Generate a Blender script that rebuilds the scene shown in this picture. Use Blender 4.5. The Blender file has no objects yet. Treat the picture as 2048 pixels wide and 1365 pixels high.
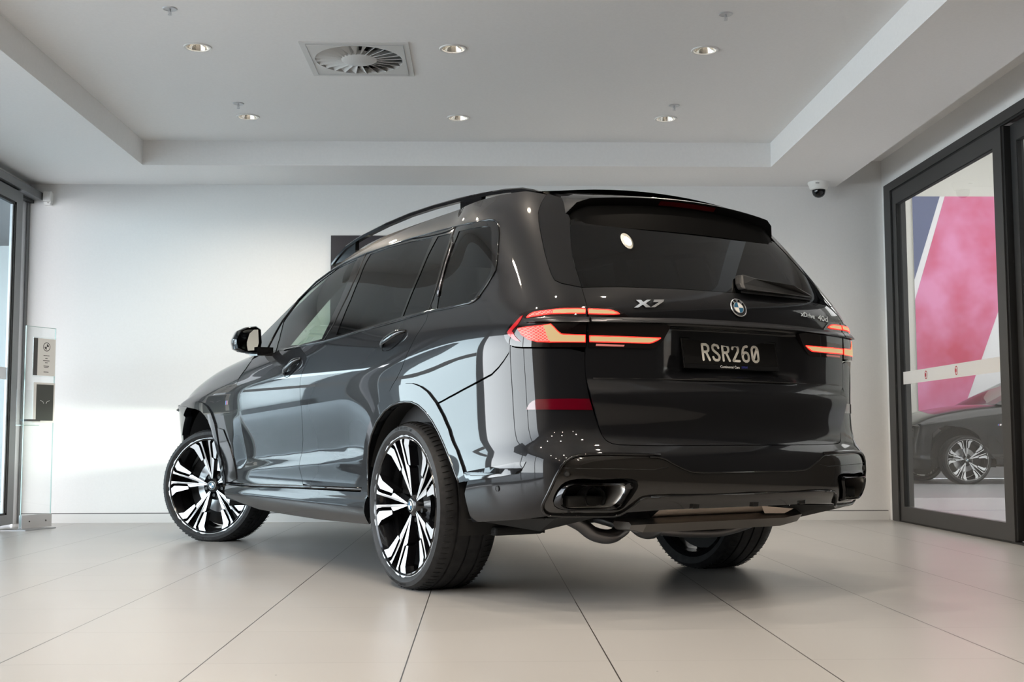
import bpy, bmesh, math, random
import numpy as np
from mathutils import Vector, Matrix
from mathutils.geometry import delaunay_2d_cdt
random.seed(7)
C = bpy.context.scene.collection
sc = bpy.context.scene
# ------------------------------------------------------------------ camera
F_PX = 2384.191515; PITCH = 0.082649; ROLL = -0.002265; CAM_H = 0.682497; YAW = 0.024961
cd = bpy.data.cameras.new('camera'); cam = bpy.data.objects.new('camera', cd); C.objects.link(cam)
cd.sensor_width = 36; cd.lens = 36 * F_PX / 2048; cd.clip_end = 200; cd.clip_start = .05
fw = Vector((math.sin(YAW) * math.cos(PITCH), math.cos(YAW) * math.cos(PITCH), math.sin(PITCH)))
r0 = Vector((math.cos(YAW), -math.sin(YAW), 0)); u0 = r0.cross(fw)
r1 = math.cos(ROLL) * r0 + math.sin(ROLL) * u0; u1 = -math.sin(ROLL) * r0 + math.cos(ROLL) * u0
cam.matrix_world = Matrix(((r1.x, u1.x, -fw.x, 0), (r1.y, u1.y, -fw.y, 0), (r1.z, u1.z, -fw.z, CAM_H), (0, 0, 0, 1)))
sc.camera = cam
# ------------------------------------------------------------------ world, daylight, exposure
sc.view_settings.view_transform = 'Standard'; sc.view_settings.look = 'None'
sc.view_settings.exposure = -0.16; sc.view_settings.gamma = 1; sc.view_settings.use_curve_mapping = False
try: sc.cycles.use_denoising = True
except Exception: pass
sc.cycles.max_bounces = 10; sc.cycles.diffuse_bounces = 5; sc.cycles.glossy_bounces = 6; sc.cycles.transmission_bounces = 8; sc.cycles.transparent_max_bounces = 12
sc.cycles.sample_clamp_indirect = 6; sc.cycles.caustics_reflective = False; sc.cycles.caustics_refractive = False
w = bpy.data.worlds.new('sky'); sc.world = w; w.use_nodes = True
nt = w.node_tree; bg = nt.nodes['Background']
tc = nt.nodes.new('ShaderNodeTexCoord'); sp = nt.nodes.new('ShaderNodeSeparateXYZ'); rp = nt.nodes.new('ShaderNodeValToRGB')
nt.links.new(tc.outputs['Generated'], sp.inputs[0]); nt.links.new(sp.outputs['Z'], rp.inputs[0]); nt.links.new(rp.outputs[0], bg.inputs[0])
e = rp.color_ramp.elements; e[0].position = 0.04; e[0].color = (1.42, 1.45, 1.50, 1); e[1].position = .5; e[1].color = (.50, .54, .62, 1)
bg.inputs[1].default_value = 9.4
def area(name, loc, rot, sx, sy, power, col):
    l = bpy.data.lights.new(name, 'AREA'); l.shape = 'RECTANGLE'; l.size = sx; l.size_y = sy; l.energy = power; l.color = col
    o = bpy.data.objects.new(name, l); o.location = loc; o.rotation_euler = rot; C.objects.link(o); return o
SPOT_POWER = 68.0; SPOT_COL = (1.0, .86, .71)
# ------------------------------------------------------------------ materials
def mat(name, col, rough=.5, metal=0, spec=.5, coat=0, trans=0, emit=None, es=0, ior=1.45, alpha=1):
    m = bpy.data.materials.new(name); m.use_nodes = True; b = m.node_tree.nodes['Principled BSDF']
    b.inputs['Base Color'].default_value = (*col, 1); b.inputs['Roughness'].default_value = rough; b.inputs['Metallic'].default_value = metal
    b.inputs['Specular IOR Level'].default_value = spec; b.inputs['Coat Weight'].default_value = coat; b.inputs['Coat Roughness'].default_value = .02
    b.inputs['Transmission Weight'].default_value = trans; b.inputs['IOR'].default_value = ior; b.inputs['Alpha'].default_value = alpha
    if emit: b.inputs['Emission Color'].default_value = (*emit, 1); b.inputs['Emission Strength'].default_value = es
    return m
def glass(name, tint, fac=None, rough=0.0):
    """thin pane: tinted see-through plus a mirror coat by Fresnel"""
    m = bpy.data.materials.new(name); m.use_nodes = True; n = m.node_tree.nodes; l = m.node_tree.links; n.remove(n['Principled BSDF'])
    t = n.new('ShaderNodeBsdfTransparent'); t.inputs[0].default_value = (*tint, 1); g = n.new('ShaderNodeBsdfGlossy'); g.inputs['Roughness'].default_value = rough
    f = n.new('ShaderNodeFresnel'); f.inputs[0].default_value = 1.52; mx = n.new('ShaderNodeMixShader')
    gm = n.new('ShaderNodeNewGeometry'); k = n.new('ShaderNodeMath'); k.operation = 'MULTIPLY_ADD'; k.inputs[1].default_value = -1; k.inputs[2].default_value = 1; l.new(gm.outputs['Backfacing'], k.inputs[0])
    k2 = n.new('ShaderNodeMath'); k2.operation = 'MULTIPLY'; l.new(k.outputs[0], k2.inputs[0]); l.new(f.outputs[0], k2.inputs[1])      # only the outer face mirrors
    l.new(k2.outputs[0], mx.inputs[0]); l.new(t.outputs[0], mx.inputs[1]); l.new(g.outputs[0], mx.inputs[2]); l.new(mx.outputs[0], n['Material Output'].inputs[0])
    return m
def noise_col(m, scale, c0, c1, detail=4, rough_var=None, lo=.35, hi=.65):
    n = m.node_tree.nodes; l = m.node_tree.links; b = n['Principled BSDF']
    t = n.new('ShaderNodeTexCoord'); x = n.new('ShaderNodeTexNoise'); x.inputs['Scale'].default_value = scale; x.inputs['Detail'].default_value = detail
    r = n.new('ShaderNodeValToRGB'); r.color_ramp.elements[0].color = (*c0, 1); r.color_ramp.elements[1].color = (*c1, 1); r.color_ramp.elements[0].position = lo; r.color_ramp.elements[1].position = hi
    l.new(t.outputs['Object'], x.inputs[0]); l.new(x.outputs[0], r.inputs[0]); l.new(r.outputs[0], b.inputs['Base Color']); return m
M = {}
M['paint'] = mat('black_car_paint', (.006, .0064, .0078), .4, 0, .08, 1.0)
M['gloss_black'] = mat('gloss_black_trim', (.004, .004, .0045), .06, 0, .5, .3)
M['satin_black'] = mat('satin_black_plastic', (.012, .012, .012), .45)
M['dark_trim'] = mat('dark_satin_trim', (.035, .035, .038), .25, .6)
M['insert'] = mat('bumper_insert_black', (.014, .013, .012), .10, 0, .5, .6)
M['under'] = mat('underbody_black', (.012, .012, .012), .75)
M['rubber'] = noise_col(mat('tyre_rubber', (.018, .018, .019), .55, 0, .35), 30, (.013, .013, .014), (.024, .024, .025))
M['alloy'] = mat('machined_alloy', (.72, .73, .75), .28, .55)
M['alloy_black'] = mat('gloss_black_alloy', (.006, .006, .007), .14, 0, .5, .5)
M['steel'] = mat('brushed_steel', (.45, .45, .46), .32, 1)
M['chrome'] = mat('chrome', (.85, .86, .88), .06, 1)
M['dark_chrome'] = mat('dark_chrome', (.16, .16, .17), .12, 1)
M['privacy'] = glass('privacy_glass', (.025, .026, .028))
M['side_glass'] = glass('green_tint_glass', (.44, .54, .48))
M['screen_glass'] = glass('windscreen_glass', (.75, .82, .78))
M['red_lens'] = mat('red_reflector_lens', (.085, .001, .007), .10, 0, .5, 1)
M['red_glow'] = mat('red_light_edge', (.5, .01, .01), .3, emit=(1, .03, .02), es=2.2)
M['bar_glow'] = mat('amber_light_bar', (.08, .06, .04), .4, emit=(1, .70, .32), es=.66)
M['smoked'] = mat('smoked_lamp_cover', (.006, .004, .004), .05, 0, .5, .6)
M['brake_red'] = mat('unlit_red_lens', (.06, .002, .004), .1, 0, .5, .5)
M['interior'] = mat('dark_interior', (.02, .02, .021), .7)
M['seat'] = mat('black_leather', (.025, .024, .024), .5)
M['mirror'] = mat('mirror_glass', (.8, .85, .84), .01, 1)
M['plate'] = mat('black_plate', (.006, .006, .006), .55, 0, .2)
M['plate_white'] = mat('plate_characters', (.80, .79, .74), .45)
M['white_print'] = mat('white_print', (.85, .85, .85), .5)
M['blue_print'] = mat('blue_print', (.03, .04, .28), .5)
M['roundel_blue'] = mat('roundel_blue', (.03, .12, .22), .2)
M['roundel_white'] = mat('roundel_white', (.75, .76, .74), .25)
M['foil'] = mat('heat_shield_foil', (.80, .68, .58), .5, .45)
M['pipe'] = mat('exhaust_pipe_steel', (.22, .21, .21), .28, .9)
M['headlamp'] = mat('headlamp_emitter', (1, 1, 1), .4, emit=(.93, 1, .86), es=6000)
M['wall'] = noise_col(mat('white_painted_wall', (.80, .80, .795), .62, 0, .25), 60, (.795, .795, .79), (.81, .81, .805))
M['ceil'] = noise_col(mat('white_painted_ceiling', (.86, .855, .85), .75, 0, .2), 50, (.85, .845, .84), (.87, .865, .86))
M['skirting'] = mat('white_skirting', (.70, .70, .69), .45)
M['groove'] = mat('shadow_groove', (.12, .12, .12), .8)
M['frame_dark'] = mat('charcoal_aluminium', (.050, .050, .050), .42, .2)
M['frame_grey'] = mat('grey_aluminium', (.16, .165, .17), .40, .35)
M['seal'] = mat('black_rubber_seal', (.01, .01, .01), .6)
M['frame_light'] = mat('light_aluminium', (.55, .56, .58), .35, .4)
M['pane'] = glass('clear_pane', (.93, .95, .95))
M['frosted'] = glass('entrance_pane', (.80, .88, .90))
M['band'] = mat('white_frosted_band', (.80, .80, .80), .5)
M['band_red'] = mat('red_print', (.55, .05, .08), .5)
M['panel_dark'] = mat('dark_wall_panel', (.026, .025, .032), .35)
M['acrylic'] = glass('clear_acrylic', (.97, .985, .98))
M['acrylic_edge'] = mat('acrylic_edge', (.62, .78, .74), .2, 0, .5, 0, .3)
M['paper'] = mat('printed_paper', (.72, .72, .70), .6)
M['ink'] = mat('dark_ink', (.06, .06, .06), .6)
M['poster'] = mat('dark_poster', (.05, .055, .05), .35)
M['cam_white'] = mat('white_plastic', (.78, .78, .76), .35)
M['dome'] = mat('dark_dome', (.006, .006, .007), .08)
M['lamp_trim'] = mat('downlight_trim', (.72, .71, .69), .35)
M['lamp_ref'] = mat('downlight_reflector', (.75, .73, .68), .12, .9)
M['lamp_on'] = mat('downlight_lens', (1, 1, 1), .4, emit=(1, .90, .74), es=20)
M['vent'] = mat('white_powder_coat', (.66, .66, .65), .45)
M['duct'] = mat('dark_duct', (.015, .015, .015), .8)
M['cream'] = mat('cream_wall', (.66, .65, .60), .7)
M['navy'] = mat('mural_navy', (.12, .14, .25), .35)
M['pink'] = noise_col(mat('mural_pink', (.6, .1, .25), .35), 1.3, (.60, .06, .14), (.78, .28, .50), 3)  # pink print; the mottling is painted in for reflections on the door glass
M['mural_white'] = mat('mural_white', (.82, .82, .84), .35)
M['mural_purple'] = mat('mural_purple', (.30, .12, .30), .35)
M['grey_floor'] = mat('grey_showroom_floor', (.30, .30, .31), .3)
M['white_floor'] = mat('pale_floor', (.62, .60, .62), .22)
M['outside_wall'] = mat('pale_render', (.30, .31, .31), .8)
M['reflection_dark'] = mat('reflection_dark', (.03, .032, .036), .6); M['reflection_white'] = mat('reflection_white_matte', (.75, .75, .74), .7)  # tones of the unseen blocks added for the door reflections
M['asphalt'] = noise_col(mat('forecourt', (.25, .25, .25), .8), 6, (.46, .46, .45), (.54, .54, .53))
M['showroom_wall'] = mat('grey_showroom_wall', (.16, .15, .14), .6)
M['reflected_black'] = mat('black_reflected_wall', (.035, .033, .03), .5)
def tiles():
    m = mat('porcelain_tile', (.6, .58, .55), .30, 0, .45); n = m.node_tree.nodes; l = m.node_tree.links; b = n['Principled BSDF']
    g = n.new('ShaderNodeNewGeometry'); s = n.new('ShaderNodeSeparateXYZ'); l.new(g.outputs['Position'], s.inputs[0])
    def mth(op, a, v=None, c=None):
        x = n.new('ShaderNodeMath'); x.operation = op
        for i, q in enumerate((a, v, c)):
            if q is None: continue
            if isinstance(q, (int, float)): x.inputs[i].default_value = q
            else: l.new(q, x.inputs[i])
        return x.outputs[0]
    def line(sock, off, pitch, wid):
        a = mth('DIVIDE', mth('SUBTRACT', sock, off), pitch); f = mth('FRACT', mth('ADD', a, 200.5)); d = mth('MULTIPLY', mth('ABSOLUTE', mth('SUBTRACT', f, .5)), pitch)
        return mth('LESS_THAN', d, wid), mth('FLOOR', mth('ADD', a, 200.0))
    lx, ix = line(s.outputs[0], -.233, .6255, .0021); ly, iy = line(s.outputs[1], 3.745, .610, .0011)
    joint = mth('MAXIMUM', lx, mth('MULTIPLY', ly, .55))
    cx = n.new('ShaderNodeCombineXYZ'); l.new(ix, cx.inputs[0]); l.new(iy, cx.inputs[1])
    wn = n.new('ShaderNodeTexWhiteNoise'); wn.noise_dimensions = '2D'; l.new(cx.outputs[0], wn.inputs[0])
    no = n.new('ShaderNodeTexNoise'); no.inputs['Scale'].default_value = 1.6; no.inputs['Detail'].default_value = 3; l.new(g.outputs['Position'], no.inputs[0])
    v = mth('ADD', mth('MULTIPLY', wn.outputs[0], .35), mth('MULTIPLY', no.outputs[0], .65))
    r = n.new('ShaderNodeValToRGB'); r.color_ramp.elements[0].color = (.365, .356, .344, 1); r.color_ramp.elements[1].color = (.40, .39, .375, 1); l.new(v, r.inputs[0])
    # scuffs and specks
    vo = n.new('ShaderNodeTexVoronoi'); vo.inputs['Scale'].default_value = 2.6; l.new(g.outputs['Position'], vo.inputs[0]); spk = mth('LESS_THAN', vo.outputs['Distance'], .011)
    mx = n.new('ShaderNodeMix'); mx.data_type = 'RGBA'; l.new(mth('MAXIMUM', joint, mth('MULTIPLY', spk, .9)), mx.inputs[0]); l.new(r.outputs[0], mx.inputs[6]); mx.inputs[7].default_value = (.035, .033, .03, 1)
    l.new(mx.outputs[2], b.inputs['Base Color'])
    n2 = n.new('ShaderNodeTexNoise'); n2.inputs['Scale'].default_value = 1.2; n2.inputs['Detail'].default_value = 2; l.new(g.outputs['Position'], n2.inputs[0])
    l.new(mth('ADD', mth('MULTIPLY', n2.outputs[0], .06), .27), b.inputs['Roughness'])
    return m
def mesh_lens():
    m = mat('patterned_red_lens', (.5, .02, .02), .3); n = m.node_tree.nodes; l = m.node_tree.links; b = n['Principled BSDF']
    t = n.new('ShaderNodeTexCoord'); mp = n.new('ShaderNodeMapping'); mp.inputs['Rotation'].default_value = (math.radians(45), 0, 0); ch = n.new('ShaderNodeTexBrick'); ch.offset = 0; ch.inputs['Scale'].default_value = 60; ch.inputs['Mortar Size'].default_value = .06; ch.inputs['Brick Width'].default_value = .5; ch.inputs['Row Height'].default_value = .5
    ch.inputs['Color1'].default_value = (.85, .09, .07, 1); ch.inputs['Color2'].default_value = (.95, .16, .12, 1); ch.inputs['Mortar'].default_value = (1, .62, .50, 1)
    sx = n.new('ShaderNodeSeparateXYZ'); cx = n.new('ShaderNodeCombineXYZ'); l.new(t.outputs['Object'], mp.inputs[0]); l.new(mp.outputs[0], sx.inputs[0]); l.new(sx.outputs[1], cx.inputs[0]); l.new(sx.outputs[2], cx.inputs[1]); l.new(cx.outputs[0], ch.inputs['Vector'])
    l.new(ch.outputs[0], b.inputs['Emission Color']); b.inputs['Emission Strength'].default_value = .8; return m
M['tiles'] = tiles()
M['tyre_print'] = mat('tyre_lettering', (.05, .05, .05), .5); M['badge_blue'] = mat('badge_light_blue', (.10, .30, .62), .4)
M['spoiler_black'] = mat('spoiler_satin_black', (.003, .003, .003), .5, 0, .03)
M['pillar_cloth'] = mat('dark_pillar_cloth', (.10, .105, .105), .8)
M['paint'].node_tree.nodes['Principled BSDF'].inputs['Coat IOR'].default_value = 1.42
M['tip_black'] = mat('dark_chrome_tip', (.05, .05, .052), .10, 1)
M['tip_inner'] = mat('tip_inner_steel', (.55, .53, .50), .34, .9)
M['red_lens2'] = mat('red_side_lens', (.28, .004, .008), .15, 0, .5, 1, emit=(.8, .02, .02), es=.28)
M['mesh_red'] = mesh_lens()
M['pale_red'] = mat('pale_red_reflector', (.55, .18, .17), .3, emit=(.8, .25, .22), es=.2)
M['silencer'] = mat('silencer_steel', (.20, .185, .17), .42, .75)
# ------------------------------------------------------------------ helpers
def tag(o, label=None, cat=None, group=None, kind=None):
    if label: o['label'] = label
    if cat: o['category'] = cat
    if group: o['group'] = group
    if kind: o['kind'] = kind
    return o
def empty(name, loc=(0, 0, 0), rz=0, parent=None):
    o = bpy.data.objects.new(name, None); C.objects.link(o); o.location = loc; o.rotation_euler = (0, 0, rz); o.empty_display_size = .1
    if parent: o.parent = parent
    return o
def link(name, me, m, parent=None, smooth=False):
    for q in (m if isinstance(m, (list, tuple)) else [m]): me.materials.append(M[q] if isinstance(q, str) else q)
    if smooth is True: me.polygons.foreach_set('use_smooth', [True] * len(me.polygons))
    elif smooth:
        me.polygons.foreach_set('use_smooth', [True] * len(me.polygons)); me.set_sharp_from_angle(angle=math.radians(smooth))
    o = bpy.data.objects.new(name, me); C.objects.link(o)
    if parent: o.parent = parent
    return o
class MB:
    def __init__(s): s.v = []; s.f = []; s.m = []
    def add(s, v, f, mi=0):
        n = len(s.v); s.v += [tuple(p) for p in v]; s.f += [tuple(i + n for i in q) for q in f]; s.m += [mi] * len(f); return s
    def box(s, a, b, mi=0):
        x0, y0, z0 = a; x1, y1, z1 = b
        v = [(x0, y0, z0), (x1, y0, z0), (x1, y1, z0), (x0, y1, z0), (x0, y0, z1), (x1, y0, z1), (x1, y1, z1), (x0, y1, z1)]
        return s.add(v, [(0, 3, 2, 1), (4, 5, 6, 7), (0, 1, 5, 4), (1, 2, 6, 5), (2, 3, 7, 6), (3, 0, 4, 7)], mi)
    def lathe(s, prof, n=48, axis='z', mi=0, a0=0, a1=2 * math.pi):
        """prof: (radius, height) pairs"""
        full = abs(a1 - a0 - 2 * math.pi) < 1e-6; k = n if full else n + 1; v = []
        for i in range(k):
            t = a0 + (a1 - a0) * i / n; c, q = math.cos(t), math.sin(t)
            for r, h in prof: v.append({'z': (r * c, r * q, h), 'y': (r * c, h, r * q), 'x': (h, r * c, r * q)}[axis])
        m = len(prof); f = []
        for i in range(n):
            j = (i + 1) % k
            for a in range(m - 1): f.append((i * m + a, j * m + a, j * m + a + 1, i * m + a + 1))
        return s.add(v, f, mi)
    def tube(s, path, r, n=12, mi=0, cap=True):
        P = [Vector(p) for p in path]; R = r if isinstance(r, (list, tuple)) else [r] * len(P); v = []; f = []; up = None
        for i, p in enumerate(P):
            t = (P[min(i + 1, len(P) - 1)] - P[max(i - 1, 0)]).normalized()
            if up is None: up = Vector((0, 0, 1)) if abs(t.z) < .9 else Vector((1, 0, 0))
            a = t.cross(up).normalized(); up = a.cross(t).normalized()
            for k in range(n):
                th = 2 * math.pi * k / n; v.append(p + (a * math.cos(th) + up * math.sin(th)) * R[i])
        for i in range(len(P) - 1):
            for k in range(n): f.append((i * n + k, i * n + (k + 1) % n, (i + 1) * n + (k + 1) % n, (i + 1) * n + k))
        if cap: f.append(tuple(range(n - 1, -1, -1))); f.append(tuple(range((len(P) - 1) * n, len(P) * n)))
        return s.add(v, f, mi)
    def prism(s, poly, z0, z1, mi=0, frame=None):
        """poly: 2-D outline; frame: function (x, y, z) -> point"""
        fr = frame or (lambda x, y, z: (x, y, z)); n = len(poly)
        v = [fr(x, y, z0) for x, y in poly] + [fr(x, y, z1) for x, y in poly]
        f = [tuple(range(n - 1, -1, -1)), tuple(range(n, 2 * n))] + [(i, (i + 1) % n, n + (i + 1) % n, n + i) for i in range(n)]
        return s.add(v, f, mi)
    def mesh(s, name, fix=True):
        me = bpy.data.meshes.new(name); me.from_pydata(s.v, [], s.f); me.polygons.foreach_set('material_index', s.m); me.update()
        if fix:
            b = bmesh.new(); b.from_mesh(me); bmesh.ops.recalc_face_normals(b, faces=b.faces); b.to_mesh(me); b.free()
        return me
    def build(s, name, m, parent=None, smooth=False, bevel=0):
        o = link(name, s.mesh(name), m, parent, smooth)
        if bevel:
            d = o.modifiers.new('bevel', 'BEVEL'); d.width = bevel; d.segments = 2; d.limit_method = 'ANGLE'; d.harden_normals = False
        return o
def bx(name, a, b, m, parent=None, bevel=0): return MB().box(a, b).build(name, m, parent, False, bevel)
def text_mesh(txt, size, depth=.001, shear=0, xs=1, align='CENTER', bold=0):
    c = bpy.data.curves.new('t', 'FONT'); c.body = txt; c.size = size; c.extrude = depth; c.align_x = align; c.align_y = 'CENTER'; c.shear = shear; c.offset = bold; c.resolution_u = 3
    o = bpy.data.objects.new('t', c); C.objects.link(o); bpy.context.view_layer.update()
    me = bpy.data.meshes.new_from_object(o.evaluated_get(bpy.context.evaluated_depsgraph_get())); bpy.data.objects.remove(o)
    me.transform(Matrix.Diagonal((xs, 1, 1, 1))); me.materials.clear(); return me
def place(o, P, X, Y, Z): o.matrix_local = Matrix(((X[0], Y[0], Z[0], P[0]), (X[1], Y[1], Z[1], P[1]), (X[2], Y[2], Z[2], P[2]), (0, 0, 0, 1))); return o
# ------------------------------------------------------------------ the room
YB = 10.097; XL = -3.85; XR = 3.457; YF = -9.0; ZS = 2.86; ZU = 3.057; RX0, RX1, RY1 = -2.69, 2.315, 9.364
def struct(o, kind='structure'): o['kind'] = kind; return o
def plane(name, pts, m, parent=None): return MB().add(pts, [tuple(range(len(pts)))]).build(name, m, parent)
struct(plane('floor', [(XL, YF, 0), (XR + .05, YF, 0), (XR + .05, YB, 0), (XL, YB, 0)], 'tiles'))
struct(MB().box((XL - .05, YB, 0), (XR + .1, YB + .15, 3.3)).build('wall_back', 'wall'))
b = MB(); b.box((XL, YB - .012, 0), (XR - .02, YB, .074)); struct(b.build('baseboard_back', 'skirting'))
struct(bx('trim_1', (XL, YB - .004, .074), (XR - .02, YB + .0, .081), 'groove'))
struct(MB().box((XL - .1, YF - .15, 0), (XR + .1, YF, 3.3)).build('wall_front', 'showroom_wall'))
# ceiling: flat soffit around a raised tray, open slot along the right wall
DL = [(x, y) for y in (7.09, 8.65) for x in (-1.722, -.177, 1.362)]
DLB = [(x, y) for y in (5.30, 3.97, 2.41, .85, -.71) for x in (-1.722, -.177, 1.362)]
VENT = (-.77, 7.302, .327)
def tray():
    pts = []; edges = []; holes = []
    def loop(l):
        n = len(pts); pts.extend(Vector(p) for p in l); edges.extend((n + i, n + (i + 1) % len(l)) for i in range(len(l))); holes.append(l)
    loop([(RX0, YF), (RX1, YF), (RX1, RY1), (RX0, RY1)])
    for x, y in DL + DLB: loop([(x + .070 * math.cos(t * math.pi / 14), y + .070 * math.sin(t * math.pi / 14)) for t in range(28)])
    x, y, h = VENT; h -= .03; loop([(x - h, y - h), (x + h, y - h), (x + h, y + h), (x - h, y + h)])
    v, e, f, *_ = delaunay_2d_cdt(pts, edges, [], 0, 1e-6); out = []
    for t in f:
        c = sum((v[i] for i in t), Vector((0, 0))) / len(t)
        if any(math.hypot(c.x - x, c.y - y) < .0698 for x, y in DL + DLB) or (abs(c.x - VENT[0]) < h and abs(c.y - VENT[1]) < h): continue
        out.append(tuple(t))
    return [(q.x, q.y, ZU) for q in v], out
b = MB(); b.add(*tray())
b.add([(RX0, YF, ZS), (RX0, RY1, ZS), (RX0, RY1, ZU), (RX0, YF, ZU)], [(0, 1, 2, 3)]); b.add([(RX1, YF, ZS), (RX1, RY1, ZS), (RX1, RY1, ZU), (RX1, YF, ZU)], [(0, 1, 2, 3)])
b.add([(RX0, RY1, ZS), (RX1, RY1, ZS), (RX1, RY1, ZU), (RX0, RY1, ZU)], [(0, 1, 2, 3)])
b.add([(XL - .05, YF, ZS), (RX0, YF, ZS), (RX0, YB, ZS), (XL - .05, YB, ZS)], [(0, 1, 2, 3)]); b.add([(RX1, YF, ZS), (3.06, YF, ZS), (3.06, YB, ZS), (RX1, YB, ZS)], [(0, 1, 2, 3)])
b.add([(RX0, RY1, ZS), (RX1, RY1, ZS), (RX1, YB, ZS), (RX0, YB, ZS)], [(0, 1, 2, 3)])
b.add([(3.06, YF, ZS), (3.06, YB, ZS), (3.06, YB, 3.085), (3.06, YF, 3.085)], [(0, 1, 2, 3)]); b.add([(3.06, YF, 3.085), (XR, YF, 3.085), (XR, YB, 3.085), (3.06, YB, 3.085)], [(0, 1, 2, 3)])
struct(link('ceiling', b.mesh('ceiling', False), 'ceil'))
struct(bx('roof_slab', (XL - .3, YF - .2, 3.3), (XR + .2, YB + .2, 3.45), 'wall'))
# right wall: plaster above and behind the sliding doors
b = MB(); b.box((XR, YF, 2.845), (XR + .15, YB, 3.3)); b.box((XR, 10.02, 0), (XR + .15, YB, 2.845)); struct(b.build('wall_right', 'wall')); struct(bx('wall_right_rear', (XR - .01, YF, 0), (XR + .15, 5.60, 2.845), 'reflected_black'))  # unseen rear stretch made black so the tailgate reflects dark
d = struct(empty('door_1', (XR, 8.8, 0)))
def loc(o, p):
    if o.parent.type == 'EMPTY': o.matrix_parent_inverse = Matrix.Translation(-Vector(p))
    return o
dp = (XR, 8.8, 0)
b = MB(); b.box((XR - .012, 5.60, 2.775), (XR + .12, 10.02, 2.845)); b.box((XR - .012, 9.865, 0), (XR + .12, 10.02, 2.775)); loc(b.build('door_frame', 'frame_dark', d), dp)
b = MB(); b.box((XR - .006, 9.85, 0), (XR + .02, 9.865, 2.77)); b.box((XR + .0, 5.60, 2.762), (XR + .02, 9.86, 2.775)); loc(b.build('seal', 'seal', d), dp)
def leaf(y0, y1, x, n):
    b = MB(); z1 = 2.762; b.box((x, y0, 0.012), (x + .05, y0 + .13, z1)); b.box((x, y1 - .085, .012), (x + .05, y1, z1)); b.box((x, y0 + .13, .012), (x + .05, y1 - .085, .128)); b.box((x, y0 + .13, 2.645), (x + .05, y1 - .085, z1))
    l = loc(b.build('door_leaf', 'frame_dark', d), dp)
    s = MB(); a0, a1 = y0 + .13, y1 - .085
    s.box((x + .004, a0, .128), (x + .03, a0 + .007, 2.645)); s.box((x + .004, a1 - .007, .128), (x + .03, a1, 2.645)); s.box((x + .004, a0, 2.638), (x + .03, a1, 2.645)); loc(s.build('glazing_seal', 'seal', l), dp)
    loc(bx('pane', (x + .022, a0 + .005, .128), (x + .028, a1 - .005, 2.640), 'pane', l), dp)
    loc(bx('frosted_band', (x + .0195, a0 + .008, 1.130), (x + .0215, a1 - .008, 1.232), 'band', l), dp)
    q = MB()
    for yy in n:
        for k in range(2): q.lathe([(.034, 0), (.034, .0006), (.026, .0006), (.026, 0)] if k == 0 else [(.0001, 0), (.016, 0), (.016, .0006), (.0001, .0006)], 24, 'x')
        nv = 24 * 4 * 2
        for i in range(len(q.v) - nv, len(q.v)): a = q.v[i]; q.v[i] = (x + .0187 - a[0] * .3, yy + a[1] * .8 + (.006 if i >= len(q.v) - 96 else 0), 1.182 + a[2])
    if n: loc(q.build('band_emblem', 'band_red', l), dp)
    return l
leaf(7.735, 9.85, XR, (9.25, 8.65)); leaf(5.62, 7.71, XR + .055, (7.1, 6.5))
b = MB(); b.box((XR + .01, 7.708, .02), (XR + .06, 7.735, 2.76)); b.box((XR - .004, 5.60, 0), (XR + .12, 9.86, .012)); loc(b.build('meeting_seal', 'seal', d), dp)
# left side: glazed shopfront with sliding door and its track
d2 = struct(empty('door_2', (-3.75, 9.0, 0))); dp2 = (-3.75, 9.0, 0)
b = MB(); b.box((-3.80, 1.7, 2.715), (-3.725, YB - .02, 2.778)); loc(b.build('track_fascia', 'frame_grey', d2), dp2)
loc(bx('track_channel', (-3.86, 1.7, 2.69), (-3.80, YB - .02, 2.80), 'seal', d2), dp2)
def leaf2(y0, y1, x, band=True):
    b = MB(); z0, z1 = .02, 2.70; w0 = .125; b.box((x - .045, y0, z0), (x, y0 + w0, z1)); b.box((x - .045, y1 - w0, z0), (x, y1, z1)); b.box((x - .045, y0 + w0, z0), (x, y1 - w0, .10)); b.box((x - .045, y0 + w0, 2.60), (x, y1 - w0, z1))
    l = loc(b.build('door_leaf', 'frame_grey', d2), dp2); s = MB(); a0, a1 = y0 + w0, y1 - w0
    for q, m, o in ((s, 'seal', 0),):
        q.box((x - .03, a1 - .03, .10), (x - .004, a1, 2.60)); q.box((x - .03, a0, .10), (x - .004, a0 + .03, 2.60)); q.box((x - .03, a0, 2.58), (x - .004, a1, 2.60)); q.box((x - .03, a0, .10), (x - .004, a1, .115))
    loc(s.build('glazing_seal', 'seal', l), dp2)
    s = MB(); s.box((x - .03, a1 - .055, .115), (x - .012, a1 - .03, 2.575)); s.box((x - .03, a0 + .03, .115), (x - .012, a0 + .055, 2.575)); loc(s.build('glazing_bead', 'frame_light', l), dp2)
    loc(bx('pane', (x - .026, a0 + .05, .115), (x - .020, a1 - .05, 2.58), 'frosted', l), dp2)
    loc(bx('frosted_band', (x - .0185, a0 + .06, 1.165), (x - .0165, a1 - .06, 1.262), 'frame_light', l), dp2)
leaf2(8.2, 9.705, -3.75); leaf2(6.5, 8.1, -3.80)
b = MB(); b.box((XL - .02, 9.955, 0), (XL + .0, 10.045, 2.69)); loc(b.build('side_light', 'frame_light', d2), dp2)
loc(bx('jamb', (XL - .04, 10.045, 0), (XL + .012, YB, 2.80), 'frame_grey', d2), dp2)
n = 1
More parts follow.
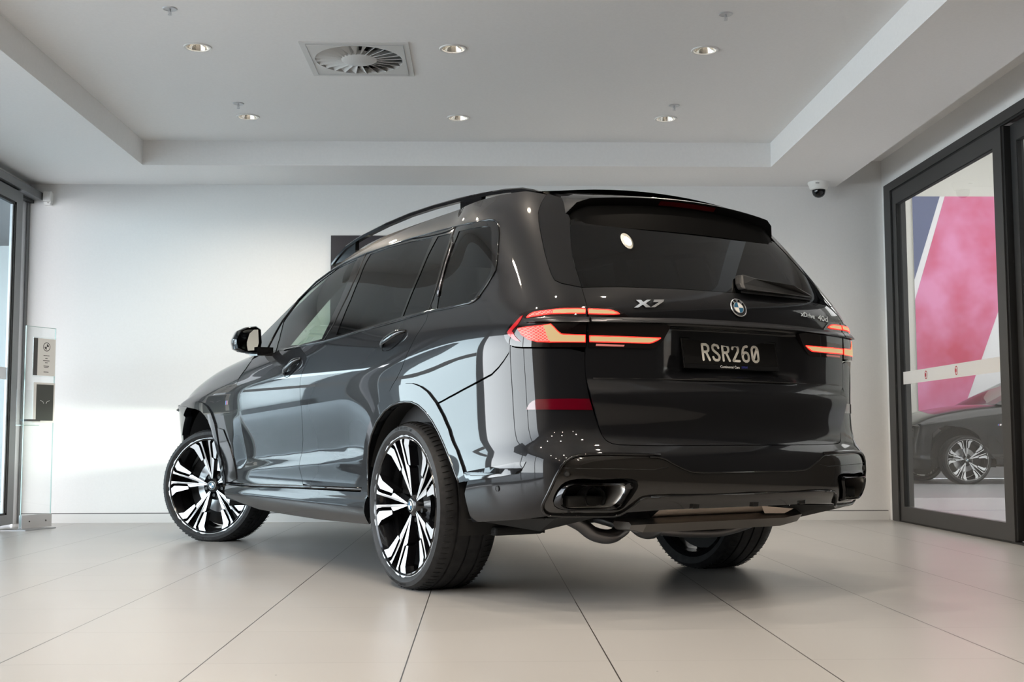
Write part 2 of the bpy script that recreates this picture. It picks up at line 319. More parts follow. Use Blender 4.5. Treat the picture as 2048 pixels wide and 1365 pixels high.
for y in (4.9, 3.3, 1.7):
    g = struct(empty('window_%d' % n, (XL, y, 0))); q = (XL, y, 0); n += 1
    b = MB(); b.box((XL - .06, y, 0), (XL, y + .07, 2.7)); b.box((XL - .06, y, .0), (XL, y + 1.6, .08)); b.box((XL - .06, y, 2.62), (XL, y + 1.6, 2.7)); loc(b.build('window_frame', 'frame_grey', g), q)
    loc(bx('pane', (XL - .035, y + .07, .08), (XL - .029, y + 1.6, 2.62), 'pane', g), q)
struct(bx('wall_left', (XL - .06, YF, 2.80), (XL, YB, 3.3), 'wall')); struct(bx('wall_left_rear', (XL - .06, YF, 0), (XL, 1.7, 2.80), 'wall'))
struct(bx('wall_outside', (-8.6, 14, 0), (-4.0, 14.3, 7), 'outside_wall'))
struct(bx('reflection_block_dark', (-20, 16.6, -4), (-19, 21.0, 6.0), 'reflection_dark')); struct(bx('reflection_block_dark_2', (-20, 23.8, -4), (-19, 50, 6.0), 'reflection_dark')); struct(bx('reflection_block_white', (-20, 21.0, -4), (-19.6, 23.8, 6), 'reflection_white')); struct(bx('reflection_block_low', (-19.5, 20.5, -4), (-19, 24, .45), 'reflection_dark'))  # unseen blocks added and spaced to pattern the reflections in the car doors
struct(bx('reflection_canopy', (-6.8, 4.5, 2.95), (-3.95, 13.9, 3.1), 'reflection_dark'))  # unseen dark slab, sized to keep the upper-door reflections dark
# daylight enters through the glazed left side: portals for the sky behind it
for (y0, y1) in ((1.7, 5.8), (5.8, 9.9)):
    p = area('portal', (XL - .12, (y0 + y1) / 2, 1.4), (0, math.radians(-90), 0), 2.7, y1 - y0, 1, (1, 1, 1)); p.data.cycles.is_portal = True
# outside on the left: forecourt, ended short so low reflected rays meet bright sky
struct(plane('ground', [(-14, -40, -.02), (XL - .05, -40, -.02), (XL - .05, 50, -.02), (-14, 50, -.02)], 'asphalt'))
# ------------------------------------------------------------------ neighbouring showroom behind the right-hand doors
struct(plane('floor_pale', [(XR + .05, -9, -.002), (14, -9, -.002), (14, 13.8, -.002), (XR + .05, 13.8, -.002)], 'white_floor'))
struct(plane('floor_grey', [(XR + .05, 13.8, -.002), (14, 13.8, -.002), (14, 20.43, -.002), (XR + .05, 20.43, -.002)], 'grey_floor'))
struct(bx('wall_far', (3.2, 20.43, 0), (14, 20.6, 6.5), 'cream'))
struct(bx('wall_near', (XR + .15, -9.2, 0), (14.2, -9, 6.6), 'cream')); struct(bx('wall_side', (14, -9, 0), (14.2, 20.6, 6.5), 'cream'))
struct(bx('ceiling_far', (XR + .15, -9, 6.5), (14.2, 20.6, 6.6), 'cream'))
l = area('showroom_fill', (8.2, 15.5, 6.4), (0, 0, 0), 7, 6, 460, (1, .97, .96)); l = area('showroom_fill', (8.5, 7.5, 6.4), (0, 0, 0), 7, 7, 170, (1, .97, .96))  # added overhead fills without fixtures, setting the next room's brightness
struct(bx('partition_2', (3.15, 10.25, 0), (3.45, 20.43, 6.5), 'cream'))
struct(bx('pillar_1', (4.195, 11.84, 0), (4.265, 12.3, 4.2), 'cream')); struct(bx('partition_1', (3.6, 12.3, 0), (4.25, 12.45, 4.2), 'showroom_wall'))  # partition takes a darker grey to paint in its shade
ym = 20.40
mural = tag(empty('wall_mural', (9, ym, 0)), 'large pink, navy and white wall mural behind the dark car in the next room', 'mural')
def flat(name, poly, m, y=ym):
    k = ym / 17.97; o = MB().prism([(x * k, max(.0, CAM_H + (z - CAM_H) * k)) for x, z in poly], 0, .01, 0, lambda a, b_, c: (a, y - c, b_)).build(name, m, mural); o.matrix_parent_inverse = Matrix.Translation(-Vector((9, ym, 0))); return o
flat('backing', [(6.617, .0), (12.2, .0), (12.2, 4.405), (6.617, 4.405)], 'mural_white')
flat('navy_field', [(6.617, 4.405), (7.045, 4.405), (6.617, 3.12)], 'navy', ym - .012)
flat('pink_field', [(7.125, 4.405), (8.235, 4.405), (7.93, 2.72), (7.26, 1.0), (6.617, 1.0), (6.617, 2.80)], 'pink', ym - .012)
flat('purple_slash', [(7.30, 1.05), (7.95, 1.22), (7.95, 1.12)], 'mural_purple', ym - .012)
# ------------------------------------------------------------------ ceiling fittings
names = {(-1.722, 7.09): 'leftmost in the nearer row of recessed ceiling downlights', (-.177, 7.09): 'recessed ceiling downlight just right of the square air diffuser', (1.362, 7.09): 'rightmost in the nearer row of recessed ceiling downlights',
         (-1.722, 8.65): 'leftmost in the farther row of recessed ceiling downlights', (-.177, 8.65): 'middle one in the farther row of recessed ceiling downlights', (1.362, 8.65): 'rightmost in the farther row of recessed ceiling downlights'}
def downlight():
    r = empty('ceiling_downlight')
    MB().lathe([(.066, .0), (.069, -.005), (.081, -.006), (.0845, -.001), (.0845, .0)], 40).build('trim_ring', 'lamp_trim', r, 40)
    MB().lathe([(.0655, .0), (.060, .018), (.050, .045), (.043, .065)], 40).build('reflector', 'lamp_ref', r, True)
    MB().lathe([(.0001, .062), (.044, .062), (.044, .068), (.0001, .068)], 32).build('lens', 'lamp_on', r)
    return r
def copy_tree(o, parent=None):
    c = o.copy(); C.objects.link(c)
    if parent: c.parent = parent
    for ch in list(o.children): copy_tree(ch, c)
    return c
dl0 = downlight()
for i, (x, y) in enumerate(DL + DLB):
    o = dl0 if i == 0 else copy_tree(dl0)
    o.location = (x, y, ZU)
    tag(o, names.get((x, y), 'round recessed ceiling downlight nearer than the viewpoint, out of the frame'), 'downlight', 'recessed ceiling downlights')
    l = bpy.data.lights.new('downlight_beam', 'SPOT'); l.energy = SPOT_POWER; l.color = SPOT_COL; l.spot_size = math.radians(150); l.spot_blend = .5; l.shadow_soft_size = .035
    s = bpy.data.objects.new('downlight_beam', l); C.objects.link(s); s.location = (x, y, ZU - .012); s.hide_select = True
# swirl air diffuser
vx, vy, h = VENT
v = tag(empty('air_diffuser', (vx, vy, ZU)), 'square white ceiling air diffuser with a round swirl of radial blades', 'air vent')
pts = [Vector(p) for p in ((-h, -h), (h, -h), (h, h), (-h, h))] + [Vector((.272 * math.cos(t * math.pi / 32), .272 * math.sin(t * math.pi / 32))) for t in range(64)]
ed = [(i, (i + 1) % 4) for i in range(4)] + [(4 + i, 4 + (i + 1) % 64) for i in range(64)]
vv, _, ff, *_ = delaunay_2d_cdt(pts, ed, [], 0, 1e-6)
ff = [t for t in ff if (sum((vv[i] for i in t), Vector((0, 0))) / 3).length > .2715]
b = MB(); b.add([(p.x, p.y, -.008) for p in vv], ff); b.add([(p.x, p.y, 0) for p in vv], ff)
for i in range(4): a, c = pts[i], pts[(i + 1) % 4]; b.add([(a.x, a.y, -.008), (c.x, c.y, -.008), (c.x, c.y, 0), (a.x, a.y, 0)], [(0, 1, 2, 3)])
b.lathe([(.272, -.008), (.274, .0), (.274, .03)], 64); b.build('face_plate', 'vent', v)
b = MB(); q = h - .035
for a, c in (((-q, -q), (q, -q)), ((q, -q), (q, q)), ((q, q), (-q, q)), ((-q, q), (-q, -q))): b.tube([(*a, -.009), (*c, -.009)], .0025, 6)
b.build('plate_groove', 'frame_light', v)
MB().lathe([(.0001, -.013), (.100, -.013), (.112, -.006), (.112, .02)], 48).build('hub', 'vent', v, 40)
b = MB()
for k in range(24):
    t = 2 * math.pi * k / 24; c_, s_ = math.cos(t), math.sin(t); r = []
    for (rad, wd) in ((.108, .010), (.274, .024)):
        for (tt, zz) in ((-wd, -.010), (wd, .026)):
            for dz in (0, .003): r.append((rad * c_ - tt * s_, rad * s_ + tt * c_, zz + dz))
    b.add(r, [(0, 2, 6, 4), (1, 5, 7, 3), (0, 4, 5, 1), (2, 3, 7, 6), (4, 6, 7, 5), (0, 1, 3, 2)])
b.build('blades', 'vent', v)
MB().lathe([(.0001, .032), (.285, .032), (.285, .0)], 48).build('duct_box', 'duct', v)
# sprinklers
def sprinkler():
    r = empty('fire_sprinkler'); MB().lathe([(.0001, -.003), (.033, -.003), (.036, -.005), (.041, 0)], 32).build('cover_plate', 'frame_light', r, 40)
    b = MB(); b.lathe([(.0055, -.004), (.0055, -.016), (.003, -.018), (.003, -.030)], 16); b.lathe([(.0001, -.037), (.011, -.037), (.011, -.0355), (.0001, -.0355)], 20)
    for s in (-1, 1): b.tube([(s * .0055, 0, -.014), (s * .009, 0, -.025), (s * .003, 0, -.036)], .0013, 6)
    b.build('sprinkler_head', 'frame_light', r, 40); return r
sp0 = sprinkler()
for i, (x, y, t) in enumerate(((-1.721, 6.442, 'small metal fire sprinkler at the top edge left of the air diffuser'), (1.362, 6.469, 'small metal fire sprinkler at the top edge above the right-hand near downlight'),
                               (-1.723, 8.303, 'small metal fire sprinkler just in front of the far left downlight'), (1.367, 8.302, 'small metal fire sprinkler just in front of the far right downlight'))):
    o = sp0 if i == 0 else copy_tree(sp0); o.location = (x, y, ZU); tag(o, t, 'sprinkler', 'fire sprinklers')
# dome camera on the soffit
c = tag(empty('security_camera', (2.86, 9.93, ZS)), 'white dome security camera under the soffit at right', 'security camera')
MB().lathe([(.0001, 0), (.090, 0), (.090, -.014), (.083, -.03), (.072, -.062), (.060, -.068), (.0001, -.068)], 40).build('housing', 'cam_white', c, 30)
MB().lathe([(.056, -.066), (.055, -.085), (.048, -.108), (.032, -.124), (.012, -.131), (.0001, -.132)], 36).build('dome', 'dome', c, True)
o = MB().box((-.05, -.086, -.026), (-.018, -.0835, -.020)).build('maker_mark', 'ink', c)
# door sensor
s = tag(empty('motion_sensor', (-3.68, YB, 2.735)), 'small white motion sensor on the back wall beside the door track', 'sensor')
MB().box((-.036, -.062, -.03), (.036, 0, .055)).build('housing', 'cam_white', s, False, .008)
MB().prism([(-.036, -.03), (.036, -.03), (.026, -.062), (-.026, -.062)], 0, .05, 0, lambda x, z, d: (x, -d, z)).build('lens', 'cam_white', s, False, .006)
MB().lathe([(.0001, -.053), (.004, -.053), (.004, -.05)], 12, 'y').build('indicator', 'ink', s).location = (.008, 0, -.045)
# dark panel on the back wall
p = tag(empty('display_panel', (-.65, YB, 1.85)), 'dark flat display panel on the back wall behind the car roof', 'display')
bx('screen', (-.636, -.045, -.62), (.60, -.012, .567), 'panel_dark', p, .003); bx('wall_bracket', (-.3, -.012, -.3), (.3, -.0005, .3), 'satin_black', p)
# acrylic sign stand by the left door
A = Vector((-3.56, 9.36, 0)); B = Vector((-3.425, 9.62, 0)); D = (B - A); L_ = D.length; D.normalize(); N = Vector((D.y, -D.x, 0))
st = tag(empty('sign_stand', A), 'clear acrylic sign stand on a steel foot by the left door', 'sign stand')
fr = lambda x, z, d: tuple(D * x + N * d + Vector((0, 0, z)))
def sheet(name, x0, x1, z0, z1, d0, d1, m, par=st): return MB().prism([(x0, z0), (x1, z0), (x1, z1), (x0, z1)], d0, d1, 0, fr).build(name, m, par)
W2 = lambda q: tuple(Vector(q) - A)
MB().prism([(-3.70, 9.205), (-3.46, 9.205), (-3.335, 9.50), (-3.575, 9.50)], 0, .008, 0, lambda x, y, z: W2((x, y, z))).build('foot_plate', 'steel', st)
sheet('sheet', 0, L_, .012, 1.58, -.005, .005, 'acrylic'); e = MB()
for (x0, x1, z0, z1) in ((-.001, .002, .012, 1.58), (L_ - .0015, L_ + .001, .012, 1.58), (0, L_, 1.577, 1.581)): e.prism([(x0, z0), (x1, z0), (x1, z1), (x0, z1)], -.005, .005, 0, fr)
e.build('sheet_edge', 'acrylic_edge', st)
sheet('clamp', 0, L_, .008, .108, .0055, .016, 'frame_light'); sheet('clamp', 0, L_, .008, .108, -.016, -.0055, 'frame_light')
for x in (.25, .8):
    k = MB().lathe([(.0001, 0), (.006, 0), (.006, .003), (.0001, .003)], 14, 'y'); k.v = [tuple(D * (x * L_ + q[0]) + N * (.016 + q[1]) + Vector((0, 0, .058 + q[2]))) for q in k.v]; k.build('bolt', 'ink', st)
n1 = sheet('notice_holder', .22 * L_, 1.0 * L_, 1.185, 1.50, .007, .014, 'acrylic'); sheet('notice_backing', .22 * L_, .36 * L_, 1.195, 1.49, .0145, .0155, 'ink')
k = MB()
cx_, cz_ = .66 * L_, 1.425
ring = lambda r, rz: [(cx_ + r * math.cos(t * math.pi / 12), cz_ + rz * math.sin(t * math.pi / 12)) for t in range(24)]
o_, i_ = ring(.036, .036), ring(.030, .030)
k.add([fr(x, z, .016) for x, z in o_ + i_], [(j, (j + 1) % 24, 24 + (j + 1) % 24, 24 + j) for j in range(24)])
for q0 in (0, 12): k.add([fr(cx_, cz_, .016)] + [fr(*p_, .016) for p_ in [(cx_ + .022 * math.cos((q0 + t) * math.pi / 12), cz_ + .022 * math.sin((q0 + t) * math.pi / 12)) for t in range(7)]], [tuple(range(8))])
for z, w0 in ((1.355, .060), (1.333, .024), (1.315, .066), (1.299, .026), (1.272, .055), (1.262, .045), (1.225, .050)): k.add([fr(cx_ + a, z + c_, .016) for a, c_ in ((-w0 / 2, -.0025), (w0 / 2, -.0025), (w0 / 2, .0025), (-w0 / 2, .0025))], [(0, 1, 2, 3)])
k.m = [1] * len(k.f); k.prism([(.36 * L_, 1.195), (.97 * L_, 1.195), (.97 * L_, 1.49), (.36 * L_, 1.49)], .0145, .0155, 0, fr); k.build('notice', ['paper', 'ink'], st)
sheet('poster_frame', .26 * L_, .99 * L_, .825, 1.14, .007, .014, 'paper'); sheet('poster', .36 * L_, .94 * L_, .84, 1.125, .0145, .0155, 'poster')
for s_ in (-1, 1): MB().tube([fr(.65 * L_ + s_ * .045, 1.0, .0165), fr(.65 * L_ + s_ * .02, .99, .0165), fr(.65 * L_ + s_ * .012, .975, .0165)], .0015, 6).build('poster_line', 'white_print', st)
sheet('leaflet_pocket', -.02, .55 * L_, .80, 1.08, -.06, -.056, 'acrylic'); sheet('leaflet_pocket_floor', -.02, .55 * L_, .80, .806, -.06, -.006, 'acrylic_edge'); sheet('clip', .05 * L_, .5 * L_, .835, .85, -.055, .02, 'ink')

# ------------------------------------------------------------------ the car: smooth body surfaces, then panels cut from them
# ---------- body surface: uniform cubic B-spline nets, car axes: x forward, y left, z up ----------
Z_SIDE=[.21,.26,.33,.385,.43,.52,.64,.78,.91,1.015,1.075,1.15,1.225,1.355,1.51,1.64,1.745,1.815]
Y_SIDE=[.88,.94,.985,.975,.953,.958,.975,.992,1.000,1.002,.982,.958,.930,.882,.818,.758,.700,.640]
Z_REAR=[.365,.385,.43,.49,.55,.60,.637,.675,.80,.98,1.09,1.17,1.255,1.345,1.48,1.61,1.715,1.785]
X_REAR=[-1.17,-1.225,-1.262,-1.275,-1.277,-1.275,-1.262,-1.215,-1.205,-1.205,-1.208,-1.212,-1.195,-1.125,-1.016,-.907,-.815,-.75]
Y_REAR=[.90,.92,.94,.95,.952,.952,.945,.94,.94,.952,.96,.94,.912,.885,.855,.825,.785,.735]   # side half width behind the wheel
def control_net():
    n=len(Z_SIDE);cols=[]
    xs_side=[-.55,-.3,0,.3,.65,1.05,1.45,1.85,2.2,2.5,2.75]
    C=np.zeros((7+len(xs_side)-1,n,3))
    for j in range(n):
        zs,ys,zr,xr,yr=Z_SIDE[j],Y_SIDE[j],Z_REAR[j],X_REAR[j],Y_REAR[j]
        k=.2
        pts=[]
        for y in (0,.28,.52):pts.append((xr+k*y*y,y,zr))
        w=yr/.96
        up=max(0,min(1,(zs-1.15)/.3))
        pts.append((xr+.105,.715*min(1,w+.03),zr))
        pts.append((xr+.175+.0*up,.875*w,zr))
        pts.append((xr+.33,.955*w+.0,zr-(.03 if j==0 else .02 if j==1 else 0)))
        x6=min(xr+.56,-.55)
        m=[]
        for i,x in enumerate(xs_side):
            t=np.clip((x+.55)/.85,0,1);t=t*t*(3-2*t)
            z=zr+(zs-zr)*t
            yy=yr+.012+(ys-yr-.012)*np.clip((x+.55)/.7,0,1)
            if j>=13 and x>-1: # greenhouse: shear columns with the raked pillars
                pass
            if j<4: z-= [.055,.04,.02,.008][j]*np.clip(1-abs(x+.6)/.9,0,1)
            m.append([x,yy,z])
        if xr+.45>-.55:
            m[0][0]=xr+.52
            if m[0][0]>-.4: m[1][0]=max(m[1][0],m[0][0]+.18)
        # windscreen pillar: end columns lean back
        if j>=12:
            A=np.interp(zs,[1.225,1.355,1.51,1.64,1.745,1.815],[2.64,2.41,2.10,1.85,1.58,1.34])
            lim=A
            x0=m[3][0]
            for i in range(4,len(m)):
                m[i][0]=x0+(m[i][0]-x0)*(A-x0)/(2.75-x0)
            # plan curvature: glass leans inwards to the front
            for i in range(4,len(m)):
                q=(i-4)/(len(m)-5);m[i][1]-= .05*q*q*(1 if j>12 else .6)
        # roof edge falls to rear/front
        if j>=14:
            for i in range(len(m)):
                x=m[i][0]
                m[i][2]-= .02*np.clip((x-.9)/.8,0,1)**2*(j-13)/4
                m[i][2]-= .006*np.clip((.2-x)/.8,0,1)**1.5*(j-13)/4
        pts+=[tuple(p) for p in m]
        C[:,j]=np.array(pts)
    return C
def bspl(t,n):
    """index and weights for uniform cubic b-spline with ghost ends; t in [0,n-1]"""
    t=np.clip(t,0,n-1-1e-9);i=np.floor(t).astype(int);f=t-i
    w=np.stack([(1-f)**3/6,(3*f**3-6*f**2+4)/6,(-3*f**3+3*f**2+3*f+1)/6,f**3/6],-1)
    d=np.stack([-(1-f)**2/2,(3*f**2-4*f)/2,(-3*f**2+2*f+1)/2,f**2/2],-1)
    return i,w,d
class Surf:
    def __init__(s,C,mirror=True):
        g=C[1]*np.array([1,-1,1]) if mirror else 2*C[0]-C[1]
        C=np.concatenate([g[None],C,(2*C[-1]-C[-2])[None]],0)
        C=np.concatenate([(2*C[:,:1]-C[:,1:2]),C,(2*C[:,-1:]-C[:,-2:-1])],1)
        s.C=C;s.nu=C.shape[0]-2;s.nv=C.shape[1]-2
    def ev(s,u,v,der=False):
        u=np.asarray(u,float);v=np.asarray(v,float)
        i,wu,du=bspl(u,s.nu);j,wv,dv=bspl(v,s.nv)
        P=0;U=0;V=0
        for a in range(4):
            for b in range(4):
                c=s.C[i+a,j+b]
                P=P+(wu[...,a]*wv[...,b])[...,None]*c
                if der:
                    U=U+(du[...,a]*wv[...,b])[...,None]*c;V=V+(wu[...,a]*dv[...,b])[...,None]*c
        if der:
            N=np.cross(U,V);N/=np.maximum(np.linalg.norm(N,axis=-1,keepdims=True),1e-12)
            return P,N,U,V
        return P
def front_net(C1):
    """fender, bonnet and nose; its first columns repeat the body side so the two surfaces meet smoothly at the door gap"""
    n=16;cols=[]
    top_y=[.978,.935,.845,.66,.35,0.]
    def hood(x,k):
        z=np.interp(x,[1.8,2.2,2.5,3.0,3.5,3.8,4.0],[1.295,1.272,1.248,1.203,1.115,1.02,.93])
        dz=[-.155,-.06,0,.025,.04,.045][k];s=np.interp(x,[2.5,4],[1,.75])
        return z+dz*s
    def side(x,k):
        c=C1[:,k];o=np.argsort(c[6:,0])
        return c
    for ci in (13,14,15,16):
        x=C1[ci,5,0];col=[tuple(C1[ci,j]) for j in range(10)]
        for k in range(6):
            y=top_y[k]*(1 if x>2.4 else 1);col.append((x,y,hood(x,k)))
        cols.append(col)
    base=C1[16]
    for x,f in ((3.05,1.),(3.33,1.),(3.57,.998),(3.75,.98),(3.875,.925),(3.95,.74),(3.98,.42),(3.99,0.)):
        col=[]
        for j in range(10):
            z=base[j,2]
            if j>=8:z-= (j-7)*.03*np.clip((x-2.9)/.9,0,1)
            if j<4:z+=.02*np.clip((x-3.2)/.6,0,1)
            xx=x-(.10*np.clip((x-3.5)/.45,0,1) if j<3 else 0)
            col.append((xx,base[j,1]*f,z))
        for k in range(6):
            xx=x-[.0,.02,.06,.08,.09,.09][k]*np.clip((x-3.5)/.5,0,1)
            col.append((xx,top_y[k]*f,hood(min(x,3.9),k)-.02*np.clip((x-3.8)/.2,0,1)))
        cols.append(col)
    return np.array(cols)

